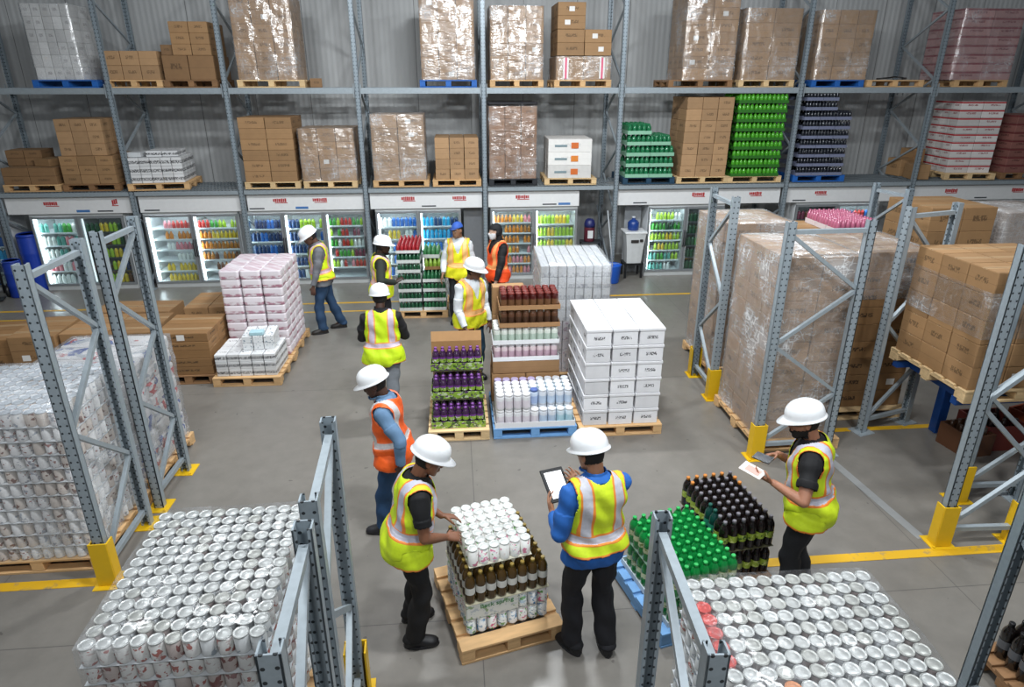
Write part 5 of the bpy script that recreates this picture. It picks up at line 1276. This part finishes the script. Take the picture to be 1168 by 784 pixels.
# tablet worker, seen from behind
TB = V(.665, 3.935, 1.16)
person('person in blue shirt and yellow vest holding a tablet, seen from behind', .875, 3.58, 104, 1.71, lean=4, hyaw=22, hpitch=16,
       hl=dict(p=(.61, 3.74, 1.05), d=(-.05, .85, .40), n=(.8, -.1, .55), c=.55), hr=dict(p=(.845, 3.94, 1.13), d=(-.45, .55, .35), n=(-.6, -.25, .6), c=.6),
       el=(-.30, -.30, -.9), er=(.6, -.5, -.6), vhem=.955, fl=(-.13, .03, 18), fr=(.10, -.05, -12), vox=.0058, shirt='#1f5fae', pants='#14141a', skinc='#9c6f55', build=1.08)
tb = thing('tablet', TB, 0, 'tablet with white screen and dark case in hands of man in blue', 'tablet'); tb.rotation_euler = (R(38), R(6), R(24))
m = MB(); m.box(-.095, .095, -.125, .125, -.008, .006, 0, .006); m.build('case', plain('#17181b', .5), tb)
m = MB(); m.box(-.072, .072, -.098, .098, .0062, .0075); m.build('screen', glow((.93, .96, 1.0), .9), tb)
# can worker
person('person in black tee and yellow vest checking cans, facing right', -.405, 3.80, 12, 1.64, lean=13, hyaw=-10, hpitch=16, twist=0,
       hl=dict(p=(-.17, 4.00, .90), d=(.9, .1, -.22), n=(.05, -.25, -1), c=.5), hr=dict(p=(-.14, 3.75, .90), d=(.85, .35, -.25), n=(.1, .5, -.85), c=.6),
       el=(-.7, -.4, -.7), er=(.8, -.55, -.5), fl=(-.14, .04, 4), fr=(.12, .02, -10), vox=.0058, shirt='#0e0e11', sleeve='short', pants='#111114', skinc='#7f543d', vest=YV, collar=False, build=1.02)
# phone worker
def specs(root, hp, tp, s, H3):
    q = MB(); q.path([hp(-.076,.02,.004), hp(-.066,.092,.006), hp(0,.112,.004), hp(.066,.092,.006), hp(.076,.02,.004)], .0045, 6); q.build('glasses', plain('#22252a', .2), root)
person('bearded person in black tee and yellow vest looking at a phone', 2.59, 3.91, 151, 1.71, lean=9, hyaw=14, hpitch=8,
       hl=dict(p=(2.24, 3.85, 1.14), d=(-.75, .35, .30), n=(.2, .5, .85), c=.6), hr=dict(p=(2.40, 4.13, 1.20), d=(-.85, -.2, .1), n=(.0, -.6, -.7), c=.6),
       el=(-.75, -.6, -.55), er=(.5, -.5, -.7), fl=(-.11, .03), fr=(.11, -.04), vox=.0058, shirt='#0d0d10', sleeve='short', pants='#141519', skinc='#a5735a', vest=('#cfe524', '#e8842e', 'H', '#b9b9c6'), beard=True, extra=specs, collar=False, build=1.10)
ph = thing('phone', (2.205, 3.985, 1.27), 0, 'dark phone held in hands of the bearded man', 'phone'); ph.rotation_euler = (R(-8), R(-22), R(30))
m = MB(); m.box(-.037, .037, -.075, .075, -.005, .004, 0, .004); m.build('phone_case', plain('#16171a', .35), ph)
m = MB(); m.box(-.032, .032, -.068, .068, .0042, .005); m.build('screen', plain('#23282e', .12), ph)
o = thing('paper_slip', (2.10, 3.91, 1.215), 0, 'small folded white paper under the phone in the left hand', 'paper'); o.rotation_euler = (R(6), R(-12), R(35))
m = MB(); m.box(-.05, .05, -.085, .085, 0, .004); m.build('sheet', plain('#e6dcd6', .6), o)
m = MB(); m.box(-.03, .03, -.06, .05, .0041, .006); m.build('pink_note', plain('#dba79c', .6), o)
# orange vest, back half turned to us, facing left
person('person in orange vest and blue shirt walking left, seen from the side', -.595, 5.05, 172, 1.62, lean=7, hyaw=10, hpitch=16,
       hl=dict(p=(-.52, 4.80, .84), d=(-.05, .1, -1), n=(.1, .9, 0), c=.5), fl=(-.05, .16, 6), fr=(.10, -.16, -4), vox=.0065, shirt='#5f7f9f', pants='#24466b', shoes='#222226', skinc='#4a3228', vest=OV, el=(-.5, -.8, -.2), build=1.0)
# yellow vest seen from behind, grey trousers
person('person in black sweater, yellow vest and grey trousers, seen from behind', -.88, 7.18, 94, 1.67, lean=5, hyaw=0, hpitch=6,
       hl=dict(p=(-1.06, 7.50, 1.02), d=(.3, .8, .1), n=(.9, -.2, .2), c=.6), hr=dict(p=(-.72, 7.52, 1.02), d=(-.3, .8, .1), n=(-.9, -.2, .2), c=.6), el=(-.45, -.6, -.6), er=(.45, -.6, -.6),
       fl=(-.10, .06), fr=(.07, -.14), vox=.008, shirt='#141417', pants='#7d8288', skinc='#4a3228', vest=('#cfee1c', '#f0a048', 'H', '#c9b9c9'), build=1.08)
# left walker
person('person in grey shirt, yellow vest and jeans walking by the coolers', -2.14, 10.38, 196, 1.74, lean=6, hyaw=8, hpitch=26,
       hl=dict(p=(-2.26, 10.10, .80), d=(-.1, 0, -1), n=(.1, .9, 0), c=.4), fl=(-.10, .13, 0), fr=(.08, -.20, -8), vox=.009, shirt='#6b6d72', pants='#24405f', shoes='#2a2624', skinc='#5c4034', vhem=.93, vest=('#d6ec1e', '#f0a05c', 'H', '#c9a9b4'), build=1.12)
# dark-skinned worker facing right by the drinks pallet
person('person in dark shirt and yellow vest facing right by drinks pallet', -1.15, 9.75, 8, 1.68, lean=3, hyaw=-8, hpitch=4,
       hr=dict(p=(-.90, 9.50, 1.06), d=(.75, .45, .45), n=(.3, .6, -.6), c=.8), er=(.7, -.45, -.6), vox=.009, shirt='#20261f', pants='#15151a', skinc='#33221b', vest=('#d8ea1c', '#f2a66a', 'H', '#d4b3ae'), build=1.08)
# blue cap
person('person in blue cap, pale shirt and yellow-orange vest by blue cooler', .05, 10.55, 262, 1.74, lean=1, hyaw=-30, hpitch=4,
       hr=dict(p=(-.22, 10.40, .92), d=(-.3, -.2, -.8), n=(.9, 0, 0), c=.5), vox=.009, shirt='#c6ccd0', pants='#1c1e24', skinc='#8f6a52', vest=('#e2df1e', '#f4a552', 'H', '#f0c07a'), hat='cap', helmet='#2c55a8', build=.98, collar=False)
# white shirt, facing the tray tower
person('person in white shirt, jeans and yellow-orange vest beside the tray tower', .16, 8.28, 306, 1.71, lean=5, hyaw=30, hpitch=10,
       hr=dict(p=(.09, 8.00, .86), d=(.25, -.35, -.85), n=(.6, .4, 0), c=.5), hl=dict(p=(.42, 8.30, .84), d=(.2, -.2, -.9), n=(-.6, .4, 0), c=.5), vox=.008, shirt='#d3d8dc', pants='#1f4258', skinc='#6b4a3a', vest=('#e0e422', '#f5a04c', 'H', '#f0b878'), build=1.04, collar=False)
# black beanie
person('person in black beanie, white mask and orange vest facing left', .67, 10.35, 205, 1.74, lean=0, hyaw=-12, hpitch=2,
       hl=dict(p=(.62, 10.06, .86), d=(0, 0, -1), n=(-.3, .9, 0), c=.4), vox=.009, shirt='#121216', pants='#141418', skinc='#c9a590', vest=('#f2501c', '#f0602c', 'O', '#f0a060'), hat='beanie', mask='#dcdde0', build=1.02, collar=False)
# ------------------------------------------------------------------ leave out what the photograph (and a step to its side) shows nothing of

bpy.context.view_layer.update()
PRUNE = {'carton','wrapped_carton','white_carton','striped_carton','pink_carton','maroon_carton','can','food_can','tin_can','printed_can','bottle','juice_bottle','water_bottle','soft_drink_bottle','soda_bottle','glass_bottle','plastic_bottle','milk_bottle','jar','bag','printed_bag','white_box','paper_pack','printed_pack'}
def kind_of(o): return o.name.split('.')[0]
def drop(things):
    gone = []
    for o in things:
        gone.append(o)
        for c in o.children: gone.append(c); gone.extend(c.children)
    bpy.data.batch_remove(gone)
tops = [o for o in COL.objects if o.parent is None]
bv_v, bv_f, owner, index = [], [], [], {}
for ti, r in enumerate(tops):
    index[r.name] = ti
    if kind_of(r) == 'person': continue
    for q in [r]+list(r.children)+[g for c in r.children for g in c.children]:
        if q.type != 'MESH' or kind_of(q) in ('stretch_wrap', 'door_glass'): continue
        mw = q.matrix_world; o0 = len(bv_v)
        bv_v += [mw @ v.co for v in q.data.vertices]
        for p in q.data.polygons: bv_f.append([i+o0 for i in p.vertices]); owner.append(ti)
tree = BVHTree.FromPolygons(bv_v, bv_f)
EYES = [Vector((0, 0, CAM_H)), Vector((-.9, .1, CAM_H+.2)), Vector((.9, .1, CAM_H+.2))]
CMI = cam.matrix_world.inverted()
def seen(o):
    me = index[o.name]; pts = []
    for q in [o]+list(o.children):
        if q.type != 'MESH': continue
        vv, pp = q.data.vertices, q.data.polygons; mw = q.matrix_world; n3 = mw.to_3x3()
        pts += [mw @ v.co + (n3 @ v.normal)*.001 for v in list(vv)[::max(1, len(vv)//20)]]
        pts += [mw @ Vector(p.center) + (n3 @ p.normal)*.001 for p in list(pp)[::max(1, len(pp)//10)]]
    for e in EYES:
        for p in pts:
            c = CMI @ p
            if c.z > -.05 or abs(c.x/c.z)*747 > 640 or abs(c.y/c.z)*747 > 440: continue
            d = p-e; L = d.length; d.normalize()
            loc, nn, fi, dist = tree.ray_cast(e, d, L+.003)
            if fi is None or owner[fi] == me or dist > L-.003: return True
    return False
keep, gone = [], []
for o in [o for o in tops if o.get('label') and kind_of(o) in PRUNE]:
    (keep if seen(o) else gone).append(o)
drop(gone)
# the lower layers of the two foreground can pallets, beyond the 300 nearest cans, as one object
rest = [o for o in keep if o.name.split('.')[0] == 'food_can' and 'top layer' not in o['label']]
mb = MB(); mats = []
for o in rest:
    M0 = Matrix.Translation(o.location) @ Matrix.Rotation(o.rotation_euler[2], 4, 'Z')
    for q in [o]+list(o.children):
        mt = q.data.materials[0]
        if mt not in mats: mats.append(mt)
        mb.add([(M0 @ v.co)[:] for v in q.data.vertices], [tuple(p.vertices) for p in q.data.polygons], mats.index(mt), True)
drop(rest)
st = mb.build('food_can', mats)
tag(st, 'lower layers of silver cans on the two foreground pallets', 'cans', 'lower layers of food cans', 'stuff')
